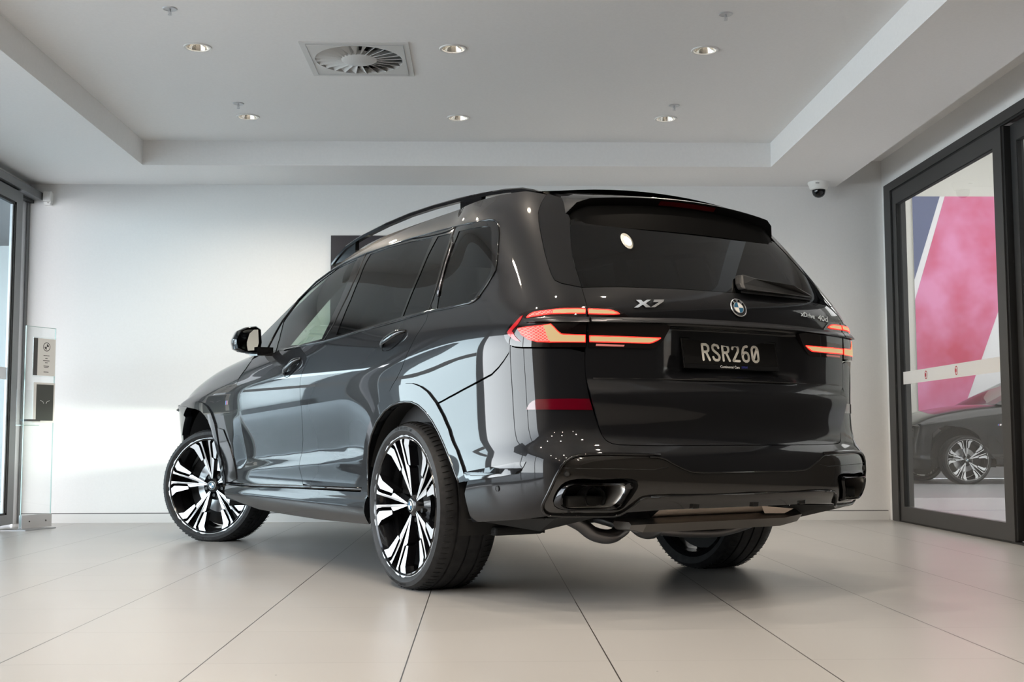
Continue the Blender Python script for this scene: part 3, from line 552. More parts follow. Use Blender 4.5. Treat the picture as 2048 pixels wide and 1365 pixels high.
UV = {
    'gap_top': [[3.257,16.616],[3.487,16.025],[3.658,15.504],[3.718,15.104],[3.769,14.669],[3.812,14.236],[3.85,13.825],[3.864,13.451],[3.857,13.13],[3.843,12.94],[3.81,12.777],[3.637,12.628],[3.395,12.539],[3.127,12.446]],
    'gap_mid': [[3.128,12.333],[3.107,11.988],[3.082,11.686],[3.064,11.407],[3.037,11.127],[3.01,10.955],[3.022,10.61],[3.032,10.319],[3.027,9.973],[3.064,9.644]],
    'gap_low': [[3.077,9.502],[3.084,9.216],[3.082,8.964],[3.063,8.737],[3.038,8.543],[2.997,8.309],[2.952,8.092],[2.912,7.944],[2.835,7.567],[2.787,7.285],[2.747,7.075],[2.699,6.871],[2.59,6.667],[2.448,6.584],[2.241,6.55],[1.936,6.521],[1.643,6.5]],
    'door_front_gap': [[14.394,11.532],[14.404,10.8],[14.613,10.013],[14.64,8.956],[14.72,8.325],[14.817,7.497],[14.915,6.571],[15.012,6.166],[15.035,5.472],[14.997,4.654],[14.83,3.441]],
    'door_mid_gap': [[11.263,11.841],[11.412,11.285],[11.498,10.518],[11.564,9.746],[11.567,9.119],[11.556,8.514],[11.545,8.02],[11.537,7.577],[11.572,7.082],[11.66,6.318],[11.79,5.655],[11.812,5.073],[11.75,4.601],[11.678,4.023]],
    'door_rear_gap': [[7.634,12.277],[7.604,11.859],[7.69,11.47],[7.804,10.999],[7.881,10.436],[7.967,9.808],[8.048,9.215],[8.194,8.758],[8.357,8.421],[8.48,8.097],[8.396,7.976]],
    'door_bottom': [[14.83,3.441],[12.985,3.505],[11.641,3.595],[10.537,3.749],[9.608,3.847]],
    'arch_rear_out': [[9.599,3.735],[9.564,4.727],[9.492,5.514],[9.373,6.187],[9.203,6.751],[9.021,7.227],[8.764,7.698],[8.461,8.111],[8.171,8.416],[7.894,8.556],[7.653,8.589],[7.418,8.516],[7.212,8.384],[6.96,8.089],[6.757,7.726],[6.578,7.27],[6.338,6.038],[6.145,4.464],[6.041,3.451]],
    'arch_rear_in': [[9.295,3.311],[9.388,4.736],[9.333,5.518],[9.25,6.06],[9.106,6.506],[8.89,6.985],[8.601,7.416],[8.36,7.662],[8.13,7.812],[7.909,7.903],[7.695,7.947],[7.487,7.898],[7.284,7.742],[7.081,7.484],[6.875,7.051],[6.662,6.156],[6.457,4.809],[6.294,3.736],[6.229,3.361]],
    'arch_front_out': [[6.228,7.204],[5.911,7.627],[5.606,8.077],[5.254,8.41],[4.884,8.562],[4.481,8.544],[4.061,8.357],[3.72,8.088],[3.425,7.697],[3.174,7.082],[3.055,6.331],[2.974,5.543],[2.824,4.605],[2.547,3.325]],
    'arch_front_in': [[6.213,6.57],[5.913,7.09],[5.596,7.602],[8.265,9.714],[8.521,9.317],[4.512,8.014],[4.194,7.867],[3.911,7.612],[3.669,7.319],[3.456,6.878],[3.314,6.332],[3.206,5.724],[3.117,4.934],[2.969,4.044],[2.679,3.193]],
    'seam_quarter': [[6.959,8.079],[6.584,8.305],[6.16,8.522],[5.726,8.725],[5.378,8.898],[5.204,9.076],[5.068,9.271],[4.951,9.488],[4.838,9.788]],
    'lamp_bottom': [[4.896,9.775],[4.764,9.708],[4.585,9.668],[4.227,9.642],[3.833,9.626],[3.415,9.622],[3.064,9.628]],
    'lamp_top': [[3.063,11.532],[3.253,11.53],[3.588,11.519],[3.886,11.497],[4.164,11.467],[4.394,11.416],[4.551,11.358],[4.745,11.237],[4.838,11.056],[4.905,10.848],[4.978,10.607],[5.034,10.395],[5.056,10.254],[5.031,10.09],[4.975,9.918],[4.896,9.775]],
    'bumper_bottom': [[6.098,0.562],[5.863,0.562],[5.592,0.626],[5.094,0.694],[4.586,0.753],[4.219,0.879]],
    'bumper_arch': [[6.196,3.419],[6.139,2.667],[6.115,1.892],[6.107,1.252],[6.098,0.562]],
    'seam_bumper_side': [[6.196,3.399],[6.029,3.435]],
    'insert_left': [[1.73,5.549],[2.227,5.642],[2.649,5.697],[2.983,5.715],[3.218,5.668],[3.389,5.598],[3.539,5.476],[3.668,5.268],[3.785,4.967],[3.876,4.623],[4.033,3.793],[4.136,3.18],[4.227,2.675],[4.329,2.153],[4.365,1.862],[4.351,1.55],[4.283,1.278],[4.162,1.024],[3.785,0.859],[3.381,0.802],[2.995,0.768],[2.659,0.763],[2.523,0.777],[2.421,0.945],[2.355,1.213],[2.285,1.563],[2.208,1.877],[2.108,2.238],[2.053,2.364],[1.994,2.403],[1.74,2.427]],
    'insert_dip': [[1.933,5.367],[1.798,5.339],[1.71,5.266],[1.626,5.083],[1.543,4.847],[1.437,4.585],[1.33,4.347],[1.222,4.145],[1.136,4.053],[1.006,4.01],[0.812,3.989]],
    'insert_lowline': [[1.935,2.452],[1.487,2.473],[0.834,2.477]],
    'exhaust_out': [[4.109,2.158],[4.086,2.51],[4.009,2.916],[3.921,3.217],[3.809,3.452],[3.661,3.601],[3.492,3.668],[3.326,3.686],[3.14,3.634],[2.913,3.614],[2.692,3.648],[2.477,3.674],[2.287,3.618],[2.203,3.477],[2.176,3.205],[2.196,2.937],[2.265,2.498],[2.337,2.068],[2.39,1.663],[2.433,1.433],[2.519,1.307],[2.824,1.415],[3.188,1.485],[3.559,1.374],[3.797,1.419],[3.948,1.54],[4.062,1.78]],
    'tip_out': [[4.03,2.086],[4.008,2.443],[3.946,2.817],[3.858,3.151],[3.759,3.318],[3.637,3.405],[3.373,3.415],[3.025,3.407],[2.691,3.43],[2.391,3.458],[2.306,3.4],[2.284,3.21],[2.319,2.876],[2.39,2.471],[2.465,1.921],[2.524,1.584],[2.622,1.449],[2.948,1.491],[3.314,1.51],[3.618,1.485],[3.858,1.588],[3.984,1.818]],
    'tip_in': [[3.857,2.233],[3.836,2.549],[3.783,2.852],[3.709,3.085],[3.612,3.198],[3.372,3.248],[3.024,3.239],[2.689,3.228],[2.473,3.219],[2.446,3.084],[2.465,2.817],[2.535,2.374],[2.61,1.97],[2.684,1.771],[2.802,1.693],[3.081,1.682],[3.375,1.676],[3.628,1.667],[3.787,1.774],[3.84,1.973]],
    'reflector': [[4.573,7.954],[4.528,8.034],[4.474,8.111],[4.391,8.176],[4.275,8.215],[3.88,8.221],[3.443,8.224],[2.999,8.223],[2.962,8.092],[2.932,7.937],[3.453,7.941],[4.118,7.949]],
    'vent_slot': [[6.046,3.792],[6.051,4.053],[5.72,4.268],[5.326,4.567],[4.98,4.866],[4.744,4.945],[4.799,4.553],[4.87,4.193],[4.962,3.977],[5.287,3.755],[5.723,3.526],[6.029,3.422]],
    'sensor_side': [[5.369,2.967]],
    'sensor_rear': [[3.758,4.008]],
    'lampT_top': [[3.031,11.533],[2.83,11.533],[2.668,11.533],[2.531,11.52],[2.436,11.475],[2.363,11.402],[2.274,11.279],[2.169,11.102]],
    'lampT_low': [[1.328,10.692],[1.37,10.429],[1.428,10.178],[1.478,9.981],[1.545,9.812],[1.612,9.687],[1.697,9.623],[2.08,9.623],[2.536,9.627],[3.009,9.629]],
    'bar_top': [[4.576,10.901],[4.238,10.95],[3.854,10.984],[3.456,10.979],[3.035,10.976],[2.982,10.974],[2.638,10.982],[2.171,11.006],[1.729,11.036],[1.141,11.085]],
    'bar_low': [[1.147,10.809],[1.733,10.778],[2.173,10.753],[2.637,10.731],[2.978,10.719],[3.03,10.717],[3.443,10.702],[3.811,10.696],[4.103,10.722],[4.377,10.731],[4.56,10.745]],
    'mesh_low': [[4.736,10.481],[4.537,10.504],[4.312,10.527],[4.094,10.562],[4.027,10.318],[3.969,10.062],[3.895,9.884],[4.051,9.878],[4.206,9.885],[4.342,9.933],[4.457,10.016],[4.553,10.128],[4.64,10.269],[4.706,10.388]],
    'light_low': [[4.095,10.571],[3.926,10.614],[3.839,10.476],[3.742,10.29],[3.651,10.159],[3.587,10.132],[3.319,10.123],[3.098,10.121],[3.095,9.856],[3.416,9.85],[3.894,9.859],[3.957,10.024],[4.027,10.318]],
    'lightT_low': [[2.989,10.105],[2.633,10.1],[2.083,10.091],[1.532,10.087],[1.613,9.971],[1.698,9.884],[1.749,9.863],[2.261,9.859],[2.631,9.86],[2.987,9.866]],
    'mesh_up': [[4.553,11.008],[4.496,11.132],[4.412,11.217],[4.266,11.263],[3.923,11.316],[3.911,11.142],[4.182,11.089],[4.362,11.05]],
    'light_up': [[3.923,11.325],[3.741,11.353],[3.516,11.368],[3.166,11.373],[3.113,11.362],[3.11,11.159],[3.464,11.152],[3.797,11.143],[3.91,11.134]],
    'lightT_up': [[3.039,11.369],[2.833,11.361],[2.595,11.352],[2.48,11.308],[2.387,11.232],[2.347,11.179],[2.464,11.145],[2.735,11.141],[3.037,11.145]],
    'red_outer_low': [[4.972,10.341],[4.834,10.338],[4.79,10.189],[4.716,10.043],[4.621,9.896],[4.745,9.953],[4.862,10.101],[4.94,10.233]],
    'red_outer_up': [[4.973,10.35],[4.934,10.482],[4.882,10.623],[4.83,10.767],[4.77,10.932],[4.716,11.055],[4.662,11.121],[4.691,10.919],[4.745,10.685],[4.817,10.524],[4.86,10.384],[4.851,10.332]],
    'dash_a': [[4.504,10.816],[4.288,10.871],[4.296,10.793],[4.481,10.752]],
    'dash_b': [[4.253,10.859],[4.159,10.887],[4.158,10.825],[4.239,10.792]],
    'refl_strip': [[2.84,9.78],[2.242,9.762],[2.26,9.694],[2.849,9.699]],
    'lamp_rim': [[4.739,10.511],[4.541,10.548],[4.093,10.605],[3.918,10.656],[3.819,10.496],[3.722,10.31],[3.632,10.19],[3.32,10.154],[3.079,10.152],[3.075,9.829],[3.898,9.824],[4.206,9.85],[4.433,9.958],[4.623,10.187]],
    'glass_side': [[2.661,15.143],[2.836,14.665],[2.976,14.16],[3.064,13.75],[3.111,13.34],[3.12,12.935],[3.123,12.473]],
    'glass_bottom': [[3.127,12.446],[2.194,12.524],[1.565,12.544],[0.843,12.577],[0.559,12.58]],
    'spoiler_lip': [[2.563,15.453],[2.314,15.827],[1.949,16.153],[1.416,16.403],[0.605,16.749],[-0.353,16.912]],
    'dlo': [[12.807,11.797],[12.08,11.864],[11.263,11.841],[9.838,12.081],[8.471,12.227],[7.634,12.277],[6.784,12.214],[6.186,12.2],[6.044,12.279],[5.921,12.474],[5.725,12.937],[5.462,13.405],[5.304,14.018],[5.063,14.744],[5.01,15.212],[5.108,15.364],[5.282,15.436],[6.18,15.543],[7.475,15.653],[9.892,15.78],[12.594,15.805],[14.217,15.744],[15.415,15.53],[16.0,15.187],[15.693,14.36],[14.97,13.472],[14.422,12.864],[13.951,12.086],[13.794,11.841],[13.44,11.727]],
    'dlo_bottom_up': [[12.902,11.957],[11.373,12.02],[9.888,12.23],[8.508,12.356],[7.627,12.38],[6.841,12.317],[6.271,12.323]],
    'glass_front': [[13.19,11.658],[13.411,12.096],[13.735,12.572],[14.181,13.004],[14.833,13.453],[15.693,14.36],[15.681,14.753],[15.249,15.09],[14.546,15.554],[13.013,15.646],[12.166,14.574],[11.735,13.636],[11.496,12.804],[11.405,12.058],[12.135,11.977]],
    'glass_rear': [[10.878,12.098],[11.012,12.85],[11.186,13.556],[11.508,14.417],[12.169,15.655],[11.118,15.675],[9.745,15.579],[8.628,15.44],[8.584,14.628],[8.579,13.891],[8.604,13.152],[8.628,12.355],[9.343,12.295],[10.154,12.19]],
    'glass_fixed': [[8.397,15.393],[7.662,15.365],[7.672,14.901],[7.754,14.143],[7.707,13.379],[7.566,12.404],[8.029,12.378],[8.562,12.371],[8.54,13.173],[8.495,13.874],[8.475,14.601]],
    'glass_quarter': [[7.041,15.346],[6.11,15.275],[5.441,15.173],[5.325,15.085],[5.325,14.889],[5.567,14.066],[5.672,13.375],[5.913,12.904],[6.124,12.399],[6.298,12.293],[6.804,12.305],[7.364,12.31],[7.476,13.05],[7.542,13.961],[7.405,14.684]],
    'pillar_bright': [[7.367,15.368],[7.123,15.362],[7.439,14.856],[7.562,14.178],[7.542,13.483],[7.374,12.296],[7.482,12.332],[7.632,13.364],[7.692,14.204],[7.614,14.889]],
    'quarter_frame': [[5.27,15.412],[5.075,15.344],[4.99,15.161],[5.05,14.741],[5.29,14.015],[5.441,13.401]],
    'pillar_front_gap': [[12.613,15.79],[11.865,14.741],[11.483,13.757],[11.255,12.675],[11.263,11.841]],
    'pillar_rear_gap': [[7.424,15.623],[7.565,14.714],[7.646,14.051],[7.622,13.293],[7.634,12.277]],
    'skirt_top': [[15.474,3.16],[13.794,3.22],[11.603,3.534],[9.599,3.735],[9.342,3.624]],
    'skirt_bottom': [[15.443,1.73],[14.655,1.565],[13.944,1.253],[13.638,1.094],[12.44,0.954],[11.157,0.93],[9.955,1.077],[9.419,1.137]],
    'skirt_line': [[15.101,2.356],[13.706,2.445],[11.524,2.816],[10.339,2.952],[9.522,2.854]],
    'handle_front': [[12.215,9.782],[11.831,10.71]],
    'handle_rear': [[8.895,10.788],[8.281,11.405]],
    'crease': [[11.505,9.248],[9.729,9.807],[8.064,10.075],[6.132,10.143],[5.04,10.256]],
    'rail_base': [[16.0,16.1],[15.8,16.6],[15.3,17.0],[12.7,17.0],[10.8,17.0],[9.2,17.0],[7.856,16.919],[5.503,16.55],[4.618,16.501],[3.828,16.477],[3.234,16.612]],
    'badge_x7': [[2.082,11.481],[1.458,11.545],[1.424,11.907],[2.054,11.838]],
    'roundel': [[-0.031,11.73]],
    'hood_tip': [[3.959,11.439]],
    'fender_badge': [[2.211,8.172]],
    'breather': [[2.999,6.893],[2.581,6.803],[2.205,5.998],[2.037,5.283],[1.936,4.658],[1.86,3.996],[2.534,3.327],[2.784,4.608],[2.881,5.545],[2.963,6.248]],
    'seam_front': [[14.394,11.532],[14.404,10.8],[14.613,10.013],[14.64,8.956],[14.72,8.325],[14.817,7.497],[14.915,6.571],[15.012,6.166],[15.035,5.472],[14.997,4.654],[14.83,3.441]],
    'wing_gap': [[1.214,10.878],[1.34,10.27],[1.585,9.71],[1.643,8.916],[1.72,8.323],[1.817,7.497],[1.915,6.571],[2.012,6.166],[2.035,5.472],[1.997,4.654],[1.83,3.441]],
    'insert_line': [[3.878,4.477],[3.37,4.394],[2.69,4.361],[1.858,4.266],[1.594,4.452]]}
C1 = control_net(); S1 = Surf(C1); S2 = Surf(front_net(C1), mirror=False)
CX, CY, PHI = 0.490061, 6.036199, 0.521693
car = tag(empty('car', (CX, CY, 0), PHI + math.pi / 2), 'gloss black luxury SUV with white-faced alloy wheels parked in the middle of the showroom floor', 'car')
def sev(S, u, v, off=None):
    u = np.asarray(u, float); v = np.asarray(v, float); P, N, _, _ = S.ev(np.abs(u), v, True); P = P.copy(); N = N.copy()
    if S is S1: N = -N if N.reshape(-1, 3)[np.argmax(np.abs(N.reshape(-1, 3)[:, 1]) + 0 * u.ravel())][1] * np.sign(P.reshape(-1, 3)[np.argmax(np.abs(N.reshape(-1, 3)[:, 1]))][1] + 1e-9) < 0 else N
    s = np.where(u < 0, -1.0, 1.0); P[..., 1] *= s; N[..., 1] *= s
    if off is not None: P = P + N * np.asarray(off(P))[..., None]
    return P, N
_t = S1.ev(np.array([9.]), np.array([8.]), True)[1][0]; SG1 = 1.0 if _t[1] > 0 else -1.0
_t = S2.ev(np.array([4.]), np.array([8.]), True)[1][0]; SG2 = 1.0 if _t[1] > 0 else -1.0
def sev(S, u, v, off=None):
    u = np.asarray(u, float); v = np.asarray(v, float); P, N, _, _ = S.ev(np.abs(u), v, True); P = P.copy(); N = N * (SG1 if S is S1 else SG2)
    s = np.where(u < 0, -1.0, 1.0); P[..., 1] *= s; N[..., 1] *= s
    if off is not None: P = P + N * np.asarray(off(P))[..., None]
    return P, N
def snorm(S, u, v, off):
    if off is None: return sev(S, u, v)[1]
    h = 2e-3; u = np.asarray(u, float)
    a = sev(S, u + h, v, off)[0] - sev(S, u - h, v, off)[0]; b = sev(S, u, np.asarray(v) + h, off)[0] - sev(S, u, np.asarray(v) - h, off)[0]
    N = np.cross(a, b); N /= np.maximum(np.linalg.norm(N, axis=-1, keepdims=True), 1e-12); N0 = sev(S, u, v)[1]
    return N * np.where((N * N0).sum(-1, keepdims=True) < 0, -1, 1)
def inside(poly, p):
    x, y = p[:, 0], p[:, 1]; r = np.zeros(len(p), bool); n = len(poly)
    for i in range(n):
        x1, y1 = poly[i]; x2, y2 = poly[(i + 1) % n]
        c = ((y1 > y) != (y2 > y)) & (x < (x2 - x1) * (y - y1) / (y2 - y1 + 1e-15) + x1); r ^= c
    return r
def sdist(poly, p):
    d = np.full(len(p), 1e9); n = len(poly)
    for i in range(n):
        a = poly[i]; b = poly[(i + 1) % n]; ab = b - a; t = np.clip(((p - a) @ ab) / max(ab @ ab, 1e-15), 0, 1); d = np.minimum(d, np.linalg.norm(p - (a + t[:, None] * ab), axis=1))
    return d
def resample(poly, step):
    out = []; n = len(poly)
    for i in range(n):
        a, b = poly[i], poly[(i + 1) % n]; k = max(1, int(math.ceil(np.linalg.norm(b - a) / step)))
        for j in range(k): out.append(a + (b - a) * j / k)
    return np.array(out)
def inset(poly, d):
    n = len(poly); A = .5 * sum(poly[i][0] * poly[(i + 1) % n][1] - poly[(i + 1) % n][0] * poly[i][1] for i in range(n)); s = 1 if A > 0 else -1; out = []
    for i in range(n):
        a, b, c = poly[i - 1], poly[i], poly[(i + 1) % n]; e1 = b - a; e2 = c - b; e1 = e1 / max(np.linalg.norm(e1), 1e-12); e2 = e2 / max(np.linalg.norm(e2), 1e-12)
        n1 = np.array([-e1[1], e1[0]]) * s; n2 = np.array([-e2[1], e2[0]]) * s; m = n1 + n2; q = m @ m; m = m * 2 / q if q > .35 else n1
        out.append(b + m * d)
    return np.array(out)
def clean(pts, eps):
    out = []
    for p in pts:
        if not out or np.linalg.norm(np.array(p) - np.array(out[-1])) > eps: out.append(p)
    if len(out) > 2 and np.linalg.norm(np.array(out[0]) - np.array(out[-1])) <= eps: out.pop()
    return out
def panel(name, m, poly, parent=None, S=None, off=None, lift=0.0, thick=.012, holes=(), gap=.0018, step=.03, mirror=False, smooth_n=True):
    S = S or S1; poly = np.array(clean(poly, 1e-4), float)
    mid = poly.mean(0); h = .05; su = np.linalg.norm(S.ev(np.abs(mid[0]) + h, mid[1]) - S.ev(np.abs(mid[0]) - h + 0, mid[1])) / (2 * h) if abs(mid[0]) > .2 else np.linalg.norm(S.ev(.4, mid[1]) - S.ev(.1, mid[1])) / .3
    sv = np.linalg.norm(S.ev(abs(mid[0]), mid[1] + h) - S.ev(abs(mid[0]), mid[1] - h)) / (2 * h)
    sc_ = np.array([su, sv]); q = poly * sc_
    if gap: q = inset(q, gap)
    q = resample(q, step * .7); loops = [q] + [resample(np.array(clean(hh, 1e-4)) * sc_, step * .7) for hh in holes]
    pts = []; ed = []
    for l in loops: n0 = len(pts); pts += [Vector(p) for p in l]; ed += [(n0 + i, n0 + (i + 1) % len(l)) for i in range(len(l))]
    lo, hi = q.min(0), q.max(0); gx = np.arange(lo[0] + step / 2, hi[0], step); gy = np.arange(lo[1] + step / 2, hi[1], step)
    if len(gx) and len(gy):
        G = np.stack(np.meshgrid(gx, gy, indexing='ij'), -1).reshape(-1, 2); k = inside(q, G) & (sdist(q, G) > step * .42)
        for l in loops[1:]: k &= ~inside(l, G) & (sdist(l, G) > step * .42)
        pts += [Vector(p) for p in G[k]]
    V, E, Fc, *_ = delaunay_2d_cdt(pts, ed, [], 0, 1e-7); V = np.array([(p.x, p.y) for p in V]); T = [tuple(f) for f in Fc]
    cen = np.array([V[list(t)].mean(0) for t in T]); k = inside(q, cen)
    for l in loops[1:]: k &= ~inside(l, cen)
    T = [t for t, g in zip(T, k) if g]
    uv = V / sc_; uv[:, 1] = np.clip(uv[:, 1], 0, S.nv - 1); lift_f = (lambda P: (0 if off is None else np.asarray(off(P))) + lift)
    P, N0 = sev(S, uv[:, 0], uv[:, 1], lift_f); N = snorm(S, uv[:, 0], uv[:, 1], off)
    cnt = {}
    for t in T:
        for i in range(3): e = tuple(sorted((t[i], t[(i + 1) % 3]))); cnt[e] = cnt.get(e, 0) + 1
    if mirror: P = P * [1, -1, 1]; N = N * [1, -1, 1]; N0 = N0 * [1, -1, 1]
    out = []
    for t in T:
        a, b, c = P[list(t)]; out.append(t if np.cross(b - a, c - a) @ N[t[0]] > 0 else (t[0], t[2], t[1]))
    bnd = [(t[i], t[(i + 1) % 3]) for t in out for i in range(3) if cnt[tuple(sorted((t[i], t[(i + 1) % 3])))] == 1]
    verts = [tuple(p) for p in P]; normals = [tuple(x) for x in N]; faces = list(out); nf = len(faces)
    if thick:
        top = {}; 
        for a, b in bnd:
            for i in (a, b):
                if i not in top: top[i] = len(verts); verts.append(tuple(P[i])); verts.append(tuple(P[i] - N0[i] * thick))
            faces.append((top[a], top[a] + 1, top[b] + 1, top[b]))
    me = bpy.data.meshes.new(name); me.from_pydata(verts, [], faces); me.update()
    me.polygons.foreach_set('use_smooth', [True] * nf + [False] * (len(faces) - nf))
    nn = []
    for p in me.polygons:
        for i in p.vertices: nn.append(normals[i] if i < len(normals) else tuple(p.normal))
    me.normals_split_custom_set(nn)
    return link(name, me, m, parent or car)
def halves(H):
    """half outline from centre line to centre line -> whole symmetric outline"""
    H = [list(p) for p in H]; out = []
    for i, p in enumerate(H):
        if p[0] < 0:
            q = H[i - 1] if i and H[i - 1][0] >= 0 else (H[i + 1] if i + 1 < len(H) and H[i + 1][0] >= 0 else None)
            if q is None: continue
            t = q[0] / (q[0] - p[0]); out.append([0.0, q[1] + (p[1] - q[1]) * t])
        else: out.append(p)
    o2 = []
    for p in out:
        if o2 and p[0] == 0.0 and o2[-1][0] == 0.0: continue
        o2.append(p)
    return o2 + [[-p[0], p[1]] for p in reversed(o2) if p[0] > 1e-6]
def U(n, a=None, b=None, r=False):
    q = [list(p) for p in UV[n]][a:b]; return q[::-1] if r else q
def P3(S, uv, lift=0): P, N = sev(S, [p[0] for p in uv], [p[1] for p in uv]); return P + N * lift
def ribbon(name, uvs, m, r, parent=None, S=None, mirror=False, lift=0, closed=False, n=8):
    P = P3(S or S1, uvs + ([uvs[0]] if closed else []), lift)
    if mirror: P = P * [1, -1, 1]
    return MB().tube([tuple(p) for p in P], r, n).build(name, m, parent or car, True)
sm = lambda a, b, x: (lambda t: t * t * (3 - 2 * t))(np.clip((x - a) / (b - a), 0, 1))
# ---- relief of single panels
PL_Y, PL_Z0, PL_Z1 = .30, .955, 1.125
def tail_off(P):
    y, z = np.abs(P[..., 1]), P[..., 2]
    rec = -.060 * (1 - sm(PL_Y - .02, PL_Y + .13, y)) * sm(PL_Z0 - .03, PL_Z0 + .01, z) * (1 - sm(PL_Z1 + .005, PL_Z1 + .03, z))
    fac = .026 * (1 - sm(.855, .925, z)) * sm(.69, .852, z)
    return rec + np.where(z < .93, fac, 0)
def side_off(P):
    x, z = P[..., 0], P[..., 2]
    zl = .532 + (2.393 - x) * .048; on = sm(.25, .75, x) * (1 - sm(2.30, 2.55, x))
    scoop = -.020 * on * sm(zl + .34, zl + .04, z) * sm(zl - .05, zl + .035, z)
    return scoop
# ---- body panels, left and right
A_EDGE = 15.86
def body(mirror):
    side = 'right' if mirror else 'left'
    pil = [[A_EDGE, 12.15], [A_EDGE, 13.2], [A_EDGE, 14.4], [A_EDGE, 15.6], [A_EDGE, 16.4], [A_EDGE, 16.98]]; edge = [[u, 16.98] for u in np.arange(15.2, 3.4, -.8)]
    q = U('gap_top') + U('gap_mid', 0, 4) + U('lamp_top', 1) + U('seam_quarter', r=True) + U('arch_rear_out', 7, 13, r=True) + U('door_rear_gap', None, 10, r=True) + U('dlo', 6, 33) + pil + edge
    panel('body_side', 'paint', q, mirror=mirror, off=side_off)
    fd = panel('front_door', 'paint', U('door_front_gap') + U('door_bottom', 1, 3) + U('door_mid_gap', r=True) + U('dlo', 0, 2, r=True) + U('dlo', -1) + [[UV['dlo'][-2][0] + .1, UV['dlo'][-2][1]]], mirror=mirror, off=side_off, step=.018)
    rd = panel('rear_door', 'paint', U('door_mid_gap') + U('door_bottom', 3) + U('arch_rear_out', 1, 7) + U('door_rear_gap', r=True) + U('dlo', 3, 5, r=True), mirror=mirror, off=side_off, step=.018)
    g = [('glass_front', 'side_glass', fd), ('glass_rear', 'privacy', rd), ('glass_fixed', 'privacy', rd), ('glass_quarter', 'privacy', None)]
    panel('window_surround', 'gloss_black', U('dlo'), mirror=mirror, holes=[U(k) for k, _, _ in g], gap=.0012, lift=-.001)
    for k, m, par in g: panel('window_glass' if k != 'glass_quarter' else 'quarter_window', m, U(k), par, mirror=mirror, thick=.004, gap=.0005, lift=-.004)
    ribbon('belt_moulding', U('dlo', 0, 10), 'dark_chrome' if 0 else 'gloss_black', .006, mirror=mirror, lift=.002)
    ribbon('window_edge_trim', U('dlo', 9, 32), 'gloss_black', .004, mirror=mirror, lift=.002)
    ribbon('pillar_strip', [[(a[0] + b[0]) / 2, (a[1] + b[1]) / 2] for a, b in zip(U('pillar_bright', 0, 5), reversed(U('pillar_bright', 5, 10)))], 'dark_chrome', .006, mirror=mirror)
    for nm in ('pillar_front_gap', 'pillar_rear_gap'): ribbon('window_seal', U(nm), 'seal', .0028, mirror=mirror, lift=.0005, n=6)
    # arches
    panel('rear_arch_trim', 'paint', U('arch_rear_out') + U('arch_rear_in', r=True), mirror=mirror, lift=.010, thick=.05, gap=0, step=.02)
    ribbon('rear_arch_lip', U('arch_rear_in'), 'gloss_black', .007, mirror=mirror, lift=.006)
    panel('front_arch_trim', 'paint', U('arch_front_out') + U('arch_front_in', r=True), S=S2, mirror=mirror, lift=.010, thick=.05, gap=0, step=.02)
    a = UV['arch_front_out']
    wing = [[p[0], p[1]] for p in U('wing_gap', r=True)] + [[1.30, 10.9], [1.24, 11.6], [1.18, 12.6], [1.1, 13.6], [1.05, 14.97], [3, 14.97], [5, 14.97], [7, 14.97], [9, 14.97], [10.97, 14.97], [10.97, 12], [10.97, 9], [10.97, 6], [10.97, 3], [10.97, .05], [9, .05], [7.5, .05], [6.45, .05], [6.45, 2.5], [6.38, 5.2]] + U('arch_front_out')
    eye = [[8.0, 6.7], [8.5, 6.6], [9.2, 6.6], [9.35, 7.4], [9.2, 8.1], [8.5, 8.25], [8.05, 8.2]]
    panel('front_wing', 'paint', wing, S=S2, mirror=mirror, step=.04, holes=[eye])
    panel('headlamp_cover', 'pane', eye, S=S2, mirror=mirror, thick=.003, gap=.001)
    panel('wing_breather', 'gloss_black', U('breather'), S=S2, mirror=mirror, lift=.006, gap=0, step=.02)
    panel('side_skirt', 'paint', U('skirt_top') + U('skirt_bottom', r=True), mirror=mirror, lift=.008, thick=.05, gap=0)
    ribbon('sill_trim', [[p[0], p[1] + .25] for p in U('skirt_top', 0, 4)], 'gloss_black', .010, mirror=mirror, lift=.002)
    # door handles: shell, dished cup, grip
    for nm, par in (('handle_front', fd), ('handle_rear', rd)):
        (p0, p1) = P3(S1, UV[nm], 0); c = (p0 + p1) / 2; ax = (p0 - p1) / np.linalg.norm(p0 - p1); _, nn = sev(S1, [np.mean([q[0] for q in UV[nm]])], [np.mean([q[1] for q in UV[nm]])]); nn = nn[0]; up = np.cross(nn, ax); up = up / np.linalg.norm(up)
        if up[2] < 0: up = -up
        b = MB(); fr = lambda s, t, d: tuple((c + ax * s + up * t + nn * d) * np.array([1, -1 if mirror else 1, 1])); L = np.linalg.norm(p0 - p1) / 2
        ell = [(1.12 * L * math.cos(k * math.pi / 16), -.006 + .040 * math.sin(k * math.pi / 16)) for k in range(32)]
        b.add([fr(0, -.006, -.016)] + [fr(s * .8, t * .8 - .0, -.011) for s, t in ell] + [fr(s, t, .0025) for s, t in ell], [(0, 1 + k, 1 + (k + 1) % 32) for k in range(32)] + [(1 + k, 33 + k, 33 + (k + 1) % 32, 1 + (k + 1) % 32) for k in range(32)], 0)
        rows = []
        for i in range(13):
            s = -1.22 + 2.44 * i / 12; hgt = .016 * (1 - abs(s / 1.3) ** 3) + .003; dd = .030 * max(0, 1 - (s / 1.25) ** 4) + .004
            rows.append([fr(s * L, .006 + hgt * math.cos(k * math.pi / 4), dd - .008 + .010 * math.sin(k * math.pi / 4)) for k in range(8)])
        b.add([p for r in rows for p in r], [(i * 8 + k, i * 8 + (k + 1) % 8, i * 8 + 8 + (k + 1) % 8, i * 8 + 8 + k) for i in range(12) for k in range(8)] + [tuple(range(8)), tuple(range(96, 104))], 0)
        b.build('door_handle', 'gloss_black', par, 50)
    return fd, rd
fdL, rdL = body(False); fdR, rdR = body(True)
